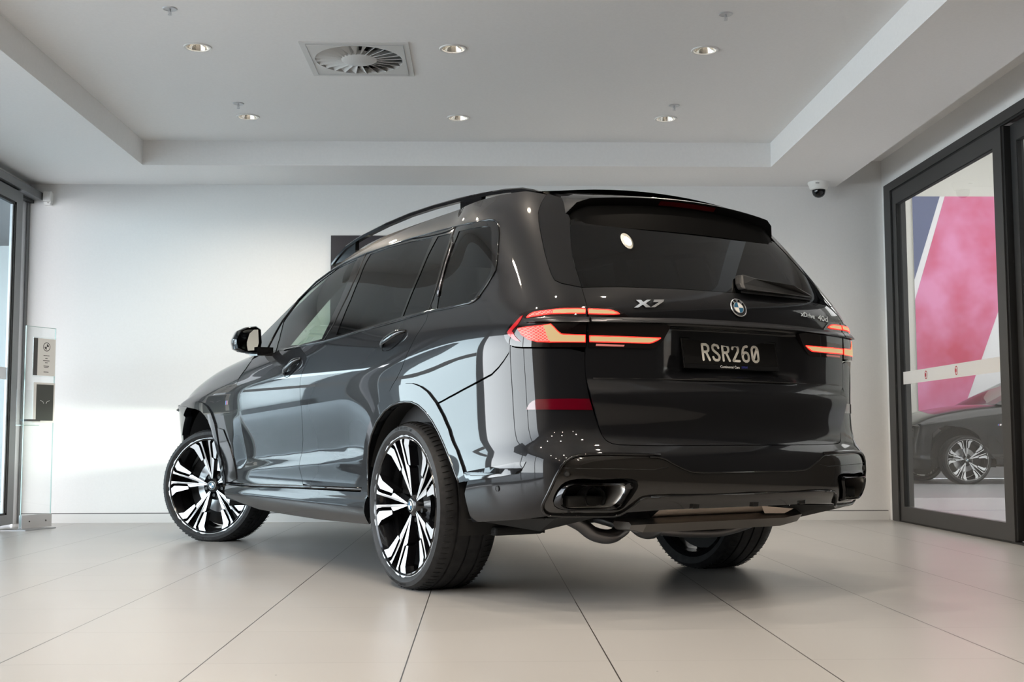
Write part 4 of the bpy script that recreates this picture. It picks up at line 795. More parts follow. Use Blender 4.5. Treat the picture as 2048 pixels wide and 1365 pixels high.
# ---- tailgate, glass, blades, spoiler
gap_all = U('gap_mid', r=True) ; vb = UV['gap_low'][-1][1]
H = [[0, vb]] + U('gap_low', r=True) + U('gap_mid', r=True) + U('glass_bottom') 
tg = panel('tailgate', 'paint', halves(H + [[-.05, UV['glass_bottom'][-1][1]]]), off=tail_off, step=.018)
ztop = 15.1
Hg = [[0, UV['glass_bottom'][-1][1]]] + U('glass_bottom', r=True)[0:] + U('glass_side', r=True) + [[0, 15.6]]
Hg = [p for p in Hg if p[0] >= 0]
rw = panel('rear_window', 'privacy', halves(Hg), thick=.005, gap=.001)
for mir in (False, True):
    panel('tailgate_blade', 'gloss_black', U('gap_top') + U('glass_side', r=True) + [[UV['glass_side'][0][0], 16.3], [UV['gap_top'][0][0] - .1, 16.62]], mirror=mir, gap=.0015, lift=.002)
# spoiler: roof skin back to a thin trailing lip, then a concave black face down to the glass
b = MB(); n = 25; rows = []
for i in range(n):
    y = -.615 + 1.23 * i / (n - 1); a = abs(y); ug = np.interp(a, [0, .273, .495, .615, .66], [0, 1, 2, 2.8, 3.2])
    pr = sev(S1, [ug], [16.9])[0][0]; pg = sev(S1, [ug], [14.90])[0][0]; xt = -.885 + .17 * a * a; zt = 1.748 - .11 * a * a - .10 * max(0, (a - .5) / .115) ** 3 * .75
    if a > .5: xt += .06 * ((a - .5) / .115) ** 2
    f = pr + np.array([.30, 0, .035 - .05 * a]); f[1] = y; 
    rows.append([(f[0], y, f[2]), ((f[0] + xt) / 2, y, max(f[2], zt) * .5 + .5 * (pr[2] + .012)), (xt + .012, y, zt + .006), (xt, y, zt), (xt + .004, y, zt - .008), (xt + .030, y * .995, zt - .030), (xt * .5 + pg[0] * .5 + .02, y * .985, (zt + pg[2]) / 2), (pg[0] - .004, y * .97, pg[2])])
m_ = len(rows[0])
sp_ = MB(); sp_.add([p for r in rows for p in r], [(i * m_ + k, (i + 1) * m_ + k, (i + 1) * m_ + k + 1, i * m_ + k + 1) for i in range(n - 1) for k in range(m_ - 1)])
sp_.m = [0 if k < 3 else 1 for i in range(n - 1) for k in range(m_ - 1)]
spo = sp_.build('roof_spoiler', ['paint', 'spoiler_black'], car, 40)
b = MB(); K = [sev(S1, [0], [16.9])[0][0]]
yy = np.linspace(-.33, .02, 9); b.add([(-.885 + .17 * y * y + dx, y - .0, 1.748 - .11 * y * y - dz) for y in np.linspace(-.16, .16, 9) for dx, dz in ((.001, .010), (.020, .026))], [(2 * i, 2 * i + 1, 2 * i + 3, 2 * i + 2) for i in range(8)])
b.build('high_brake_light', 'brake_red', spo)
# roof skin and windscreen between the two body sides
us = list(np.arange(2.6, 15.9, .35)) + [A_EDGE]; L = sev(S1, us, [16.97] * len(us))[0]; v = []; K = 13
for p in L:
    for j in range(K): s = 1 - 2 * j / (K - 1); v.append((p[0], p[1] * s, p[2] - .004 + .045 * (1 - s * s)))
MB().add(v, [(i * K + j, i * K + j + 1, (i + 1) * K + j + 1, (i + 1) * K + j) for i in range(len(L) - 1) for j in range(K - 1)]).build('roof', 'paint', car, True)
vs = np.linspace(12.2, 16.97, 16); L = sev(S1, [A_EDGE] * 16, vs)[0]; v = []
for p in L:
    for j in range(K): s = 1 - 2 * j / (K - 1); v.append((p[0] + .16 * (1 - s * s), p[1] * s, p[2] + .015 * (1 - s * s)))
MB().add(v, [(i * K + j, i * K + j + 1, (i + 1) * K + j + 1, (i + 1) * K + j) for i in range(15) for j in range(K - 1)]).build('windscreen', 'screen_glass', car, True)
# roof rails
for s in (1, -1):
    R = [(1.74, 1.764), (1.64, 1.803), (1.53, 1.838), (1.40, 1.858), (1.28, 1.870), (.97, 1.890), (.68, 1.898), (.41, 1.894), (.157, 1.884), (-.08, 1.868), (-.30, 1.848), (-.45, 1.826), (-.545, 1.800), (-.63, 1.764)]
    rr = MB(); sec = [(-.014, -.006), (-.014, -.022), (.014, -.022), (.014, -.006), (.008, .0), (-.008, .0)]; k = len(sec)
    yb = lambda x: .607 + .006 * math.sin(x)
    rr.add([(x, s * (yb(x) + a), z + b_) for x, z in R for a, b_ in sec], [(i * k + j, (i + 1) * k + j, (i + 1) * k + (j + 1) % k, i * k + (j + 1) % k) for i in range(len(R) - 1) for j in range(k)] + [tuple(range(k)), tuple(range((len(R) - 1) * k, len(R) * k))])
    rz = lambda x: float(np.interp(x, [p[0] for p in R[::-1]], [p[1] for p in R[::-1]])) - .012
    for x0, x1, z0 in ((-.625, -.36, 1.735), (-.085, .125, 1.78), (1.40, 1.72, 1.73)):
        xs_ = np.linspace(x0, x1, 8); rr.prism([(x, z0 + .02 * (x > 1)) for x in (x0, x1)] + [(x, rz(x)) for x in xs_[::-1]], s * .607 - .012, s * .607 + .012, 0, lambda x, z, d: (x, d, z))
    rr.build('roof_rail', 'gloss_black', car, 40)
# ---- rear bumper with black insert and diffuser
il = U('insert_left'); zc = UV['insert_dip'][-1][1]
H = [[0, vb]] + U('gap_low', r=True) + U('lamp_bottom', 0, -1, r=True) + U('seam_quarter', None, None, r=True)[1:] + U('arch_rear_out', 12, 19) + U('bumper_arch', 1) + U('bumper_bottom', 1) + U('insert_left', 0, 18, r=True) + U('insert_dip', 1) + [[0, zc]]
rb = panel('rear_bumper', 'paint', halves(H), step=.022)
lowc = UV['insert_lowline'][-1][1]
Hi = [[0, zc]] + U('insert_dip', 1, r=True) + il + U('insert_lowline', 0, -1) + [[0, lowc]]
ex = UV['exhaust_out']; exr = [[-p[0], p[1]] for p in ex]
ins = panel('bumper_insert', 'insert', halves(Hi), step=.02, holes=[ex, exr], lift=-.004, gap=.002, thick=.02)
Hd = U('bumper_bottom', -1) + U('insert_left', 18) + U('insert_lowline', 0, -1) + [[0, lowc]]
df = panel('diffuser', 'insert', halves([[0, lowc]] + U('insert_lowline', 0, -1, r=True) + U('insert_left', 18, r=True) + [[p[0], .05] for p in U('bumper_bottom', -1)] + [[2.9, .35], [2.4, .85], [1.5, 1.15], [0, 1.2]]), step=.02, lift=.004, off=lambda P: -.012 * sm(.46, .40, P[..., 2]), gap=.001)
for s in (1, -1):
    ribbon('insert_frame', il + U('insert_lowline', 0, -1) if 0 else il[:29], 'gloss_black', .006, ins, mirror=s < 0, lift=.002)
    ribbon('diffuser_lip', il[27:] + U('insert_lowline', 0, -1) + [[0, lowc]], 'gloss_black', .004, df, mirror=s < 0, lift=.006)
    ribbon('insert_crease', [[p[0], p[1]] for p in U('insert_line')], 'satin_black', .0015, ins, mirror=s < 0, lift=-.003, n=6)
    ribbon('insert_dip_edge', U('insert_dip') + [[0, zc]], 'gloss_black', .0035, ins, mirror=s < 0, lift=0)
    panel('reflector', 'red_lens', U('reflector'), rb, mirror=s < 0, lift=.003, gap=0, step=.02)
    panel('air_slot', 'gloss_black', U('vent_slot'), rb, mirror=s < 0, lift=.0025, gap=0, step=.02, off=lambda P: .012 * sm(.575, .535, P[..., 2]))
    for nm, r_, m_ in (('sensor_side', .011, 'satin_black'), ('sensor_rear', .0115, 'satin_black')):
        p, nn = sev(S1, [UV[nm][0][0]], [UV[nm][0][1]]); p, nn = p[0] * [1, s, 1], nn[0] * [1, s, 1]; b = MB().lathe([(.0001, .001), (r_ * .8, .001), (r_ * .85, -.002), (r_, -.002), (r_, .0025 if nm == 'sensor_rear' else .001), (r_ * 1.1, .001), (r_ * 1.12, -.004)], 24)
        o = b.build('parking_sensor', m_, rb, 40); z_ = Vector(nn); x_ = z_.orthogonal().normalized(); place(o, p + nn * .0025 - (nn * .004 if nm == 'sensor_rear' else 0), x_, z_.cross(x_), z_)
    # exhaust trim: a deep rounded frame with the round pipe inside
    q_out = P3(S1, UV['tip_out'], .004); q_in = P3(S1, UV['tip_in'], .000); c = q_in.mean(0)
    def rs(P, n=48):
        d = np.r_[0, np.cumsum(np.linalg.norm(np.diff(np.vstack([P, P[:1]]), axis=0), axis=1))]; t = np.linspace(0, d[-1], n, endpoint=False); Q = np.vstack([P, P[:1]]); return np.stack([np.interp(t, d, Q[:, k]) for k in range(3)], -1)
    o_, i_ = rs(q_out), rs(q_in); i_ = np.roll(i_, -int(np.argmin(np.linalg.norm(i_ - o_[0], axis=1))), 0)
    back = np.array([.16, -.02, 0]); mid_ = (o_ * .55 + i_ * .45) + np.array([-.010, 0, 0]); rings = [o_ + [.02, 0, 0], o_, mid_, i_, i_ * .96 + c * .04 + [.03, 0, 0], i_ * .92 + c * .08 + back]
    b = MB(); b.add([tuple(p * [1, s, 1]) for r in rings for p in r], [(k * 48 + j, k * 48 + (j + 1) % 48, k * 48 + 48 + (j + 1) % 48, k * 48 + 48 + j) for k in range(len(rings) - 1) for j in range(48)])
    b.m = [0 if k < 3 else 1 for k in range(len(rings) - 1) for j in range(48)]
    tip = b.build('exhaust_tip', ['tip_black', 'tip_inner'], car, 50)
    b = MB(); b.add([tuple((p * .8 + c * .2 + back * .9) * [1, s, 1]) for p in rs(q_out * 1.0)], [tuple(range(48))]); b.build('tip_back', 'under', tip)
    b = MB(); ax = [(c[0] + .035, s * (c[1] - .045), c[2] - .008), (c[0] + .17, s * (c[1] - .075), c[2] - .010)]
    for r_, a0, a1 in ((.044, 0, 1), (.0415, 0, 1)): b.tube([ax[0], ax[1]], r_, 32, 0 if r_ == .044 else 1, False)
    b.build('pipe_end', ['steel', 'under'], tip, True)
    q = rs(P3(S1, UV['exhaust_out'], -.004)); b = MB(); b.add([tuple(p * [1, s, 1]) for r in (q, q * .97 + c * .03 + [.05, 0, 0]) for p in r], [(j, (j + 1) % 48, 48 + (j + 1) % 48, 48 + j) for j in range(48)]); b.build('exhaust_surround', 'satin_black', ins, True)
for y in (.27, -.04, -.33):
    b = MB(); pz = sev(S1, [np.interp(abs(y), [0, .273, .495], [0, 1, 2])], [1.2])[0][0]
    b.prism([(-.012, 0), (.022, 0), (.012, .042), (-.018, .042)], 0, .026, 0, lambda x, z, d: (pz[0] - d + .012, y + x, .402 + z)); b.build('diffuser_fin', 'insert', df, False, .002)
# ---- lamps
bar_off = lambda P: .020 * sm(1.185, 1.145, P[..., 2])
for s in (1, -1):
    mir = s < 0
    lamp = panel('tail_lamp', 'smoked', U('lamp_top', 0, None) + U('lamp_bottom', 1), mirror=mir, lift=.006, thick=.03, gap=.0015, step=.02)
    lT = panel('tailgate_lamp', 'smoked', U('lampT_top') + U('lampT_low'), mirror=mir, lift=.005, thick=.02, gap=.0015, step=.02)
    for nm, par, part, m, lf in (('lamp_rim', lamp, 'red_surround', 'red_glow', .0068), ('mesh_low', lamp, 'patterned_lens', 'mesh_red', .0086), ('light_low', lamp, 'light_bar', 'bar_glow', .0088), ('mesh_up', lamp, 'patterned_lens', 'mesh_red', .0086), ('light_up', lamp, 'light_bar', 'bar_glow', .0086),
                             ('red_outer_low', lamp, 'side_reflector', 'red_lens2', .0086), ('red_outer_up', lamp, 'side_reflector', 'red_lens2', .0086), ('dash_a', lamp, 'light_dash', 'red_glow', .0125), ('dash_b', lamp, 'light_dash', 'red_glow', .0125),
                             ('lightT_low', lT, 'light_bar', 'bar_glow', .0086), ('lightT_up', lT, 'light_bar', 'bar_glow', .0086), ('refl_strip', lT, 'reflector_strip', 'pale_red', .0078)):
        panel(part, m, U(nm), par, mirror=mir, lift=lf, thick=.004, gap=0, step=.015)
    for nm, par in (('lightT_low', lT), ('lightT_up', lT), ('light_up', lamp), ('mesh_up', lamp)):
        q = np.array(UV[nm]); c = q.mean(0); ribbon('red_edge', [list(p) for p in c + (q - c) * 1.0], 'red_glow', .0026, par, mirror=mir, lift=.0075, closed=True, n=6)
    # dark bar across the lamps and the tailgate
    bt, bl = U('bar_top'), U('bar_low')
    panel('lamp_bar', 'dark_trim', [p for p in bt if p[0] > 3.02] + [[3.02, 10.92]] * 0 + [p for p in bl if p[0] > 3.02], lamp, mirror=mir, lift=.004, thick=.012, gap=0, step=.012, off=bar_off)
bt = [p for p in U('bar_top') if p[0] < 3.0]; bl = [p for p in U('bar_low') if p[0] < 3.0]
vt = bt[-1][1]; vl = bl[0][1]
panel('tailgate_bar', 'dark_trim', halves([[0, vt]] + bt[::-1] + bl[::-1] + [[0, vl]]), tg, lift=.004, thick=.014, gap=0, step=.012, off=bar_off)
P_ = lambda y, z: (lambda u: sev(S1, [u], [np.interp(z, ZC, VC)])[0][0])(np.interp(abs(y), [0, .273, .495, .66], [0, 1, 2, 3]))
VC = np.arange(0, 17.01, .05); ZC = sev(S1, np.full(len(VC), 1.0), VC)[0][:, 2]
def on_tail(y, z, lift=.002):
    u = np.interp(abs(y), [0, .273, .495, .66], [0, 1, 2, 3]) * (1 if y >= 0 else -1); v = np.interp(z, ZC, VC); p, n_ = sev(S1, [u], [v]); n_ = n_[0]
    X = Vector((0, -1, 0)); Z = Vector(n_); X = (X - Z * X.dot(Z)).normalized(); Y = Z.cross(X); return Vector(p[0]) + Z * lift, X, Y, Z
# tailgate crease line
ribbon('tailgate_crease', [[u, np.interp(.926, ZC, VC)] for u in (2.9, 2.5, 2, 1.5, 1, .5, 0, -.5, -1, -1.5, -2, -2.5, -2.9)], 'seal', .003, tg, lift=-.001, n=6)
# badges
P, X, Y, Z = on_tail(.435, 1.232)
b = MB(); hh = .0175
def letter(poly, x0): b.prism([(x0 + x + y * .55, y) for x, y in poly], 0, .004)
letter([(-.060, -hh), (-.040, -hh), (-.022, -.005), (-.004, -hh), (.020, -hh), (-.010, .001), (.010, hh), (-.010, hh), (-.024, .008), (-.038, hh), (-.062, hh), (-.038, .002)], 0)
letter([(.018, hh), (.066, hh), (.066, hh - .010), (.034, -hh), (.012, -hh), (.044, hh - .012), (.018, hh - .012)], .004)
place(b.build('model_badge', 'chrome', tg, False, .0006), P, X, Y, Z)
P, X, Y, Z = on_tail(-.482, 1.2275); me = text_mesh('xDrive', .031, .0012, .2, 1.22, 'CENTER', .0007); o = link('drive_lettering', me, 'chrome', tg); place(o, P + X * -.058, X, Y, Z)
me = text_mesh('40d', .038, .0012, .2, 1.4, 'CENTER', .0008); o = link('drive_lettering', me, 'chrome', tg); place(o, P + X * .058, X, Y, Z)
P, X, Y, Z = on_tail(0, 1.236, .001); R0 = .0425
ro = MB().lathe([(.0001, .0), (R0, 0), (R0, .006), (R0 - .003, .0075), (R0 - .0055, .006), (.0001, .0055)], 48).build('roundel', 'gloss_black', tg, 40); place(ro, P, X, Y, Z)
MB().lathe([(R0, .002), (R0 + .0005, .0065), (R0 - .0015, .0085), (R0 - .004, .0075), (R0 - .0045, .006)], 48).build('roundel_ring', 'chrome', ro, True)
MB().lathe([(.0265, .005), (.0265, .0078), (.0245, .0078), (.0245, .005)], 40).build('inner_ring', 'chrome', ro, True)
for k in range(4):
    b = MB(); b.add([(0, 0, .0068)] + [(.025 * math.cos((k + t / 8) * math.pi / 2), .025 * math.sin((k + t / 8) * math.pi / 2), .0068) for t in range(9)], [tuple(range(10))]); b.build('roundel_quarter', 'roundel_white' if k in (0, 2) else 'roundel_blue', ro)
for ch, a in (('B', 38), ('M', 0), ('W', -38)):
    me = text_mesh(ch, .016, .0004); o = link('roundel_letter', me, 'chrome', ro); t = math.radians(a); o.matrix_local = Matrix.Translation((-.0335 * math.sin(t), .0335 * math.cos(t), .0066)) @ Matrix.Rotation(t, 4, 'Z')
# number plate in its recess
np_c = Vector((-1.141, 0, 1.0415)); Zp = Vector((-1, 0, .16)).normalized(); Xp = Vector((0, -1, 0)); Yp = Zp.cross(Xp)
pl = MB(); pl.box((-.268, -.0665, -.012), (.268, .0665, .004)).build('number_plate', 'gloss_black', car, False, .004)
pl = [o for o in car.children if o.name.startswith('number_plate')][0]; place(pl, np_c, Xp, Yp, Zp); pl['label'] = 'black number plate reading RSR260'
bx('plate_face', (-.258, -.046, .004), (.258, .056, .0055), 'plate', pl, .001)
G = {'R': [[(0, 0), (0, 10), (3.2, 10), (4.6, 9), (4.9, 7.6), (4.6, 6.2), (3.2, 5.2), (0, 5.2)], [(2.6, 5.2), (5, 0)]],
     'S': [[(4.9, 8.2), (4.5, 9.4), (3.4, 10), (1.6, 10), (.5, 9.4), (.1, 8.2), (.4, 6.8), (1.6, 5.7), (3.6, 4.4), (4.7, 3.2), (5, 1.9), (4.5, .6), (3.4, 0), (1.6, 0), (.5, .6), (0, 1.9)]],
     '2': [[(.1, 8.0), (.5, 9.3), (1.6, 10), (3.4, 10), (4.5, 9.3), (4.9, 8.0), (4.5, 6.4), (.1, .2), (.1, 0), (5, 0)]],
     '6': [[(4.4, 9.9), (3.2, 10), (1.6, 9.2), (.5, 7.2), (.0, 4.6), (0, 2.2), (.6, .7), (1.8, 0), (3.3, 0), (4.4, .7), (5, 2.2), (5, 3.8), (4.4, 5.3), (3.3, 5.9), (1.8, 5.8), (.4, 4.6)]],
     '0': [[(1.7, 0), (.6, .7), (0, 2), (0, 8), (.6, 9.3), (1.7, 10), (3.3, 10), (4.4, 9.3), (5, 8), (5, 2), (4.4, .7), (3.3, 0), (1.7, 0)], [(1.0, 2.0), (4.0, 8.0)]]}
SX, SY, ST = .0068, .0066, .0105
for i, ch in enumerate('RSR260'):
    b = MB()
    for st in G[ch]:
        Q = [np.array((x * SX, y * SY)) for x, y in st]
        for a, c in zip(Q[:-1], Q[1:]):
            d = (c - a) / np.linalg.norm(c - a); nrm = np.array((-d[1], d[0])) * ST / 2; th = math.atan2(d[1], d[0]); poly = [c + ST / 2 * np.array((math.cos(th + t), math.sin(th + t))) for t in np.linspace(-math.pi / 2, math.pi / 2, 7)] + [a + ST / 2 * np.array((math.cos(th + t), math.sin(th + t))) for t in np.linspace(math.pi / 2, 3 * math.pi / 2, 7)]
            b.prism(poly, .0055, .0072)
    o = b.build('plate_character', 'plate_white', pl); o.location = (-.150 + i * .0552 - .017 + .008, -.028, 0)
me = text_mesh('Continental Cars', .0155, .0004); o = link('dealer_lettering', me, 'white_print', pl); o.location = (-.016, -.0555, .0046)
me = text_mesh('BMW', .0145, .0004); o = link('dealer_lettering', me, 'blue_print', pl); o.location = (.066, -.0555, .0046)
# wiper
b = MB(); out = [(-.040, 1.322), (-.046, 1.350), (-.075, 1.392), (-.098, 1.396), (-.15, 1.386), (-.38, 1.362), (-.535, 1.338), (-.530, 1.318), (-.30, 1.318), (-.06, 1.318)]
wx = lambda y, z: P_(y, z)[0]
b.add([(wx(y, z) - .052 + .02 * (abs(y) > .45), y, z) for y, z in out] + [(wx(y, z) - .006, y, z) for y, z in out], [tuple(range(10)), tuple(range(19, 9, -1))] + [(i, 10 + i, 10 + (i + 1) % 10, (i + 1) % 10) for i in range(10)])
wp = b.build('rear_wiper', 'satin_black', car, False, .010)
b = MB(); b.tube([(wx(-.06, 1.318) - .012, -.06, 1.316), (wx(-.3, 1.316) - .012, -.30, 1.314), (wx(-.52, 1.316) - .010, -.525, 1.316)], .007, 8); b.build('wiper_blade', 'rubber', wp, True)
# mirrors
for s in (1, -1):
    r_out = [(1.158, 1.262), (1.158, 1.285), (1.132, 1.338), (1.09, 1.360), (1.03, 1.369), (1.000, 1.352), (.992, 1.27), (1.004, 1.215), (1.03, 1.203), (1.10, 1.210), (1.148, 1.228)]
    c = np.mean(r_out, 0); n = len(r_out); b = MB(); rings = []
    for dx, k in ((-.012, .93), (0, 1.0), (.05, 1.02), (.10, .93), (.15, .70), (.165, .35)): rings.append([(1.93 + dx, s * (c[0] + (y - c[0]) * k), c[1] + (z - c[1]) * k) for y, z in r_out])
    b.add([p for r in rings for p in r], [(k * n + j, k * n + (j + 1) % n, k * n + n + (j + 1) % n, k * n + n + j) for k in range(5) for j in range(n)] + [tuple(range(5 * n, 6 * n))])
    b.add([(2.06, s * (c[0] + (y - c[0]) * .8), c[1] + (z - c[1]) * .9) for y, z in r_out], [tuple(range(n))])
    b.prism([(1.90, 1.190), (2.04, 1.196), (2.04, 1.245), (1.90, 1.242)], .93, 1.03, 0, lambda x, z, d: (x, s * d, z))
    mm = b.build('side_mirror', 'gloss_black', car, 35)
    b = MB(); gl = [(1.128, 1.275), (1.122, 1.31), (1.105, 1.338), (1.065, 1.350), (1.012, 1.350), (1.008, 1.27), (1.018, 1.226), (1.06, 1.222), (1.115, 1.238)]
    b.add([(1.978 + (y - 1.06) * .72, s * y, z) for y, z in gl], [tuple(range(9))]); b.build('mirror_glass', 'mirror', mm)
    b = MB(); b.prism([(2.02, 1.225), (2.40, 1.175), (2.42, 1.195), (2.15, 1.45)], .0, .012, 0, lambda x, z, d: (x, s * (sev(S1, [13], [12])[0][0][1] * 0 + np.interp(z, [1.17, 1.45], [.965, .862]) + d), z)); 
# wing badge, three slanted colour bars and a letter
P_w, N_w = sev(S2, [UV['fender_badge'][0][0]], [UV['fender_badge'][0][1]])
for s in (1, -1):
    z_ = Vector(N_w[0] * [1, s, 1]); x_ = Vector((-s, 0, 0)); x_ = (x_ - z_ * x_.dot(z_)).normalized(); y_ = z_.cross(x_); bd = []
    for k, (m_, w0) in enumerate((('badge_blue', .010), ('blue_print', .010), ('band_red', .010), ('chrome', .024))):
        x0 = -.030 + sum((.010, .010, .010, .024)[:k]); b = MB(); b.prism([(x0, -.013), (x0 + w0, -.013), (x0 + w0 + .007, .013), (x0 + .007, .013)], 0, .002); o = b.build('wing_badge_bar', m_, car); place(o, Vector(P_w[0] * [1, s, 1]) + z_ * .001, x_, y_, z_)
# ---- wheels
def wheel(parent_name, loc, rz, s, tyre_w):
    """local: y outward; hub face at the origin, axle along -y; s = +1 left, -1 right"""
    w_ = empty('wheel', loc, rz, car); RO, RR = .386, .324; ROS = RO
    fl = lambda prof: prof
    yo, yi = .045, .045 - tyre_w                 # outer and inner sidewall planes
    prof = [(RR - .012, yo - .020), (RR + .004, yo - .006), (RR + .022, yo + .002), (RR + .042, yo - .003), (RO - .010, yo - .022), (RO - .002, yo - .045), (RO, yo - .07)]
    for g in (.28, .5, .72):
        y = yo - tyre_w * g; prof += [(RO + .0, y + .006), (RO - .007, y + .004), (RO - .007, y - .004), (RO, y - .006)]
    prof += [(RO, yi + .07), (RO - .004, yi + .04), (RO - .012, yi + .02), (RR + .03, yi + .0), (RR - .01, yi + .02)]
    t = MB().lathe([(r, s * y) for r, y in prof], 96, 'y')
    t.v = [(x, y, max(z, -loc[2] + .0005)) for x, y, z in t.v]                      # flattened where it stands
    sp = MB()                                       # tread sipes and raised sidewall lettering
    for k in range(84):
        a = 2 * math.pi * k / 84; 
        for ya, yb_ in ((yo - .066, yo - .024), (yi + .024, yi + .066)):
            sp.tube([((RO + .0004 - .004 * (abs(yy - (yo - .045)) > .015) * (yy > -.1)) * math.cos(a + (yy - ya) * .35), s * yy, (RO + .0004 - .006 * (yy > yo - .03) - .006 * (yy < yi + .03)) * math.sin(a + (yy - ya) * .35)) for yy in (ya, (ya + yb_) / 2, yb_)], .0022, 4)
    sp.v = [(x, y, max(z, -loc[2] + .001)) for x, y, z in sp.v]
    t.add(sp.v, sp.f, 1); t.build('tyre', ['rubber', 'seal'], w_, 30)
    tl = MB()
    for word, a0, size in (('XL 275/35 R23', 104, .019), ('TUBELESS RADIAL', 290, .016)):
        for i, chh in enumerate(word):
            if chh == ' ': continue
            a = math.radians(a0 - s * (i * size * .72 / (RR + .03)) * 57.3); me = text_mesh(chh, size, .0004, 0, 1.1); rr_ = RR + .032
            vv_ = [(rr_ * math.cos(a) + q.co.x * s * math.sin(a) + q.co.y * math.cos(a), s * (yo + .0012), rr_ * math.sin(a) - q.co.x * s * math.cos(a) + q.co.y * math.sin(a)) for q in me.vertices]
            tl.add(vv_, [tuple(p.vertices) for p in me.polygons if abs(p.normal.z) > .9])
    tl.build('tyre_lettering', 'tyre_print', w_)
    b = MB().lathe([(RR - .002, s * (yo - .012)), (RR - .008, s * (yo - .004)), (RR - .016, s * (yo - .010)), (RR - .020, s * (yo - .035)), (RR - .03, s * (yo - .06)), (RR - .036, s * (yo - .12)), (RR - .03, s * (yi + .03)), (RR - .004, s * (yi + .016)), (RR + .006, s * (yi + .02))], 80, 'y')
    rim = b.build('rim', 'alloy_black', w_, 40)
    # spokes: five forked spokes, each with two outer blades; machined faces, black flanks
    def dish(r): return s * (.044 * (r / .95) ** 1.6 - .010)
    def blade(poly, th):
        bb = MB(); n = len(poly); ca, sa = math.cos(th), math.sin(th); f = []; k = []
        for x, y in poly:
            X, Z = (x * ca - y * sa), (x * sa + y * ca); r = math.hypot(x, y); f.append((X * RR * 1.008, dish(r), Z * RR * 1.008)); k.append((X * RR * 1.008, dish(r) - s * .045, Z * RR * 1.008))
        bb.add(f + k, [tuple(range(n))], 0); bb.add(f + k, [(i, (i + 1) % n, n + (i + 1) % n, n + i) for i in range(n)] + [tuple(range(2 * n - 1, n - 1, -1))], 1); return bb
    legs = [(.13, .010), (.15, .018), (.512, .130), (.545, .120), (.585, .080), (.80, .100), (.90, .120), (.945, .165), (.968, .222), (.982, .18), (.988, .10), (.955, .084), (.60, .046), (.22, .004)]
    out = [(.560, .126), (.540, .176), (.66, .228), (.80, .290), (.86, .375), (.90, .405), (.942, .345), (.955, .302), (.935, .258), (.860, .166), (.72, .146)]
    spk = MB()
    for k in range(5):
        th = math.radians((82 if loc[0] > 1 else 75) + 72 * k)
        for sg in (1, -1):
            for poly in (legs, out): q = blade([(x, sg * y) for x, y in poly], th); n0 = len(spk.v); spk.v += q.v; spk.f += [tuple(i + n0 for i in f) for f in q.f]; spk.m += q.m
    sk = spk.build('spokes', ['alloy', 'alloy_black'], w_, False)
    b = MB().lathe([(.966 * RR, dish(.96) - s * .004), (.971 * RR, dish(.96)), (1.006 * RR, dish(.96)), (1.012 * RR, dish(.96) - s * .006)], 80, 'y'); b.build('machined_lip', 'alloy', w_, True)
    MB().lathe([(.0001, s * .004), (.030, s * .004), (.036, s * .0), (.052, s * -.012), (.062, s * -.035), (.10, s * -.05), (.10, s * -.07)], 40, 'y').build('hub', 'alloy_black', w_, 40)
    hc = MB().lathe([(.0001, s * .0055), (.028, s * .0055), (.0295, s * .004)], 36, 'y').build('hub_cap', 'roundel_white', w_, 40)
    q = MB()
    q.lathe([(.019, s * .0058), (.028, s * .0058)], 36, 'y', 0)
    for k in (0, 2): q.add([(0, s * .0060, 0)] + [(.018 * math.cos((k + t / 6) * math.pi / 2), s * .0060, .018 * math.sin((k + t / 6) * math.pi / 2)) for t in range(7)], [tuple(range(8))], 1)
    q.build('hub_cap_emblem', ['gloss_black', 'roundel_blue'], w_)
    nb = MB()
    for k in range(5):
        a = math.radians(54 + 72 * k); nb.lathe([(.0001, s * -.022), (.011, s * -.022), (.012, s * -.05)], 12, 'y'); n_ = 36; nb.v[-n_:] = [(x + .066 * math.cos(a), y, z + .066 * math.sin(a)) for x, y, z in nb.v[-n_:]]
    nb.build('wheel_bolts', 'satin_black', w_, 40)
    MB().lathe([(.06, s * -.105), (.185, s * -.105), (.185, s * -.130), (.06, s * -.130)], 56, 'y').build('brake_disc', 'steel', w_, 30)
    MB().lathe([(.0001, s * -.15), (.275, s * -.15), (.275, s * -.165), (.0001, s * -.165)], 40, 'y').build('backing_shield', 'under', w_, 30)
    a0, a1 = math.radians(150), math.radians(215)
    cb = MB(); cb.lathe([(.13, s * -.085), (.215, s * -.085), (.215, s * -.16), (.13, s * -.16), (.13, s * -.085)], 14, 'y', 0, a0 if s > 0 else math.pi - a1, a1 if s > 0 else math.pi - a0); cb.build('brake_caliper', 'satin_black', w_, 30)
    return w_
ST = math.radians(38)
wheel('w', (0, .945, .380), 0, 1, .30); wheel('w', (0, -.945, .380), 0, -1, .30)
wheel('w', (3.055, .932, .376), ST, 1, .28); wheel('w', (3.155, -.905, .376), ST, -1, .28)
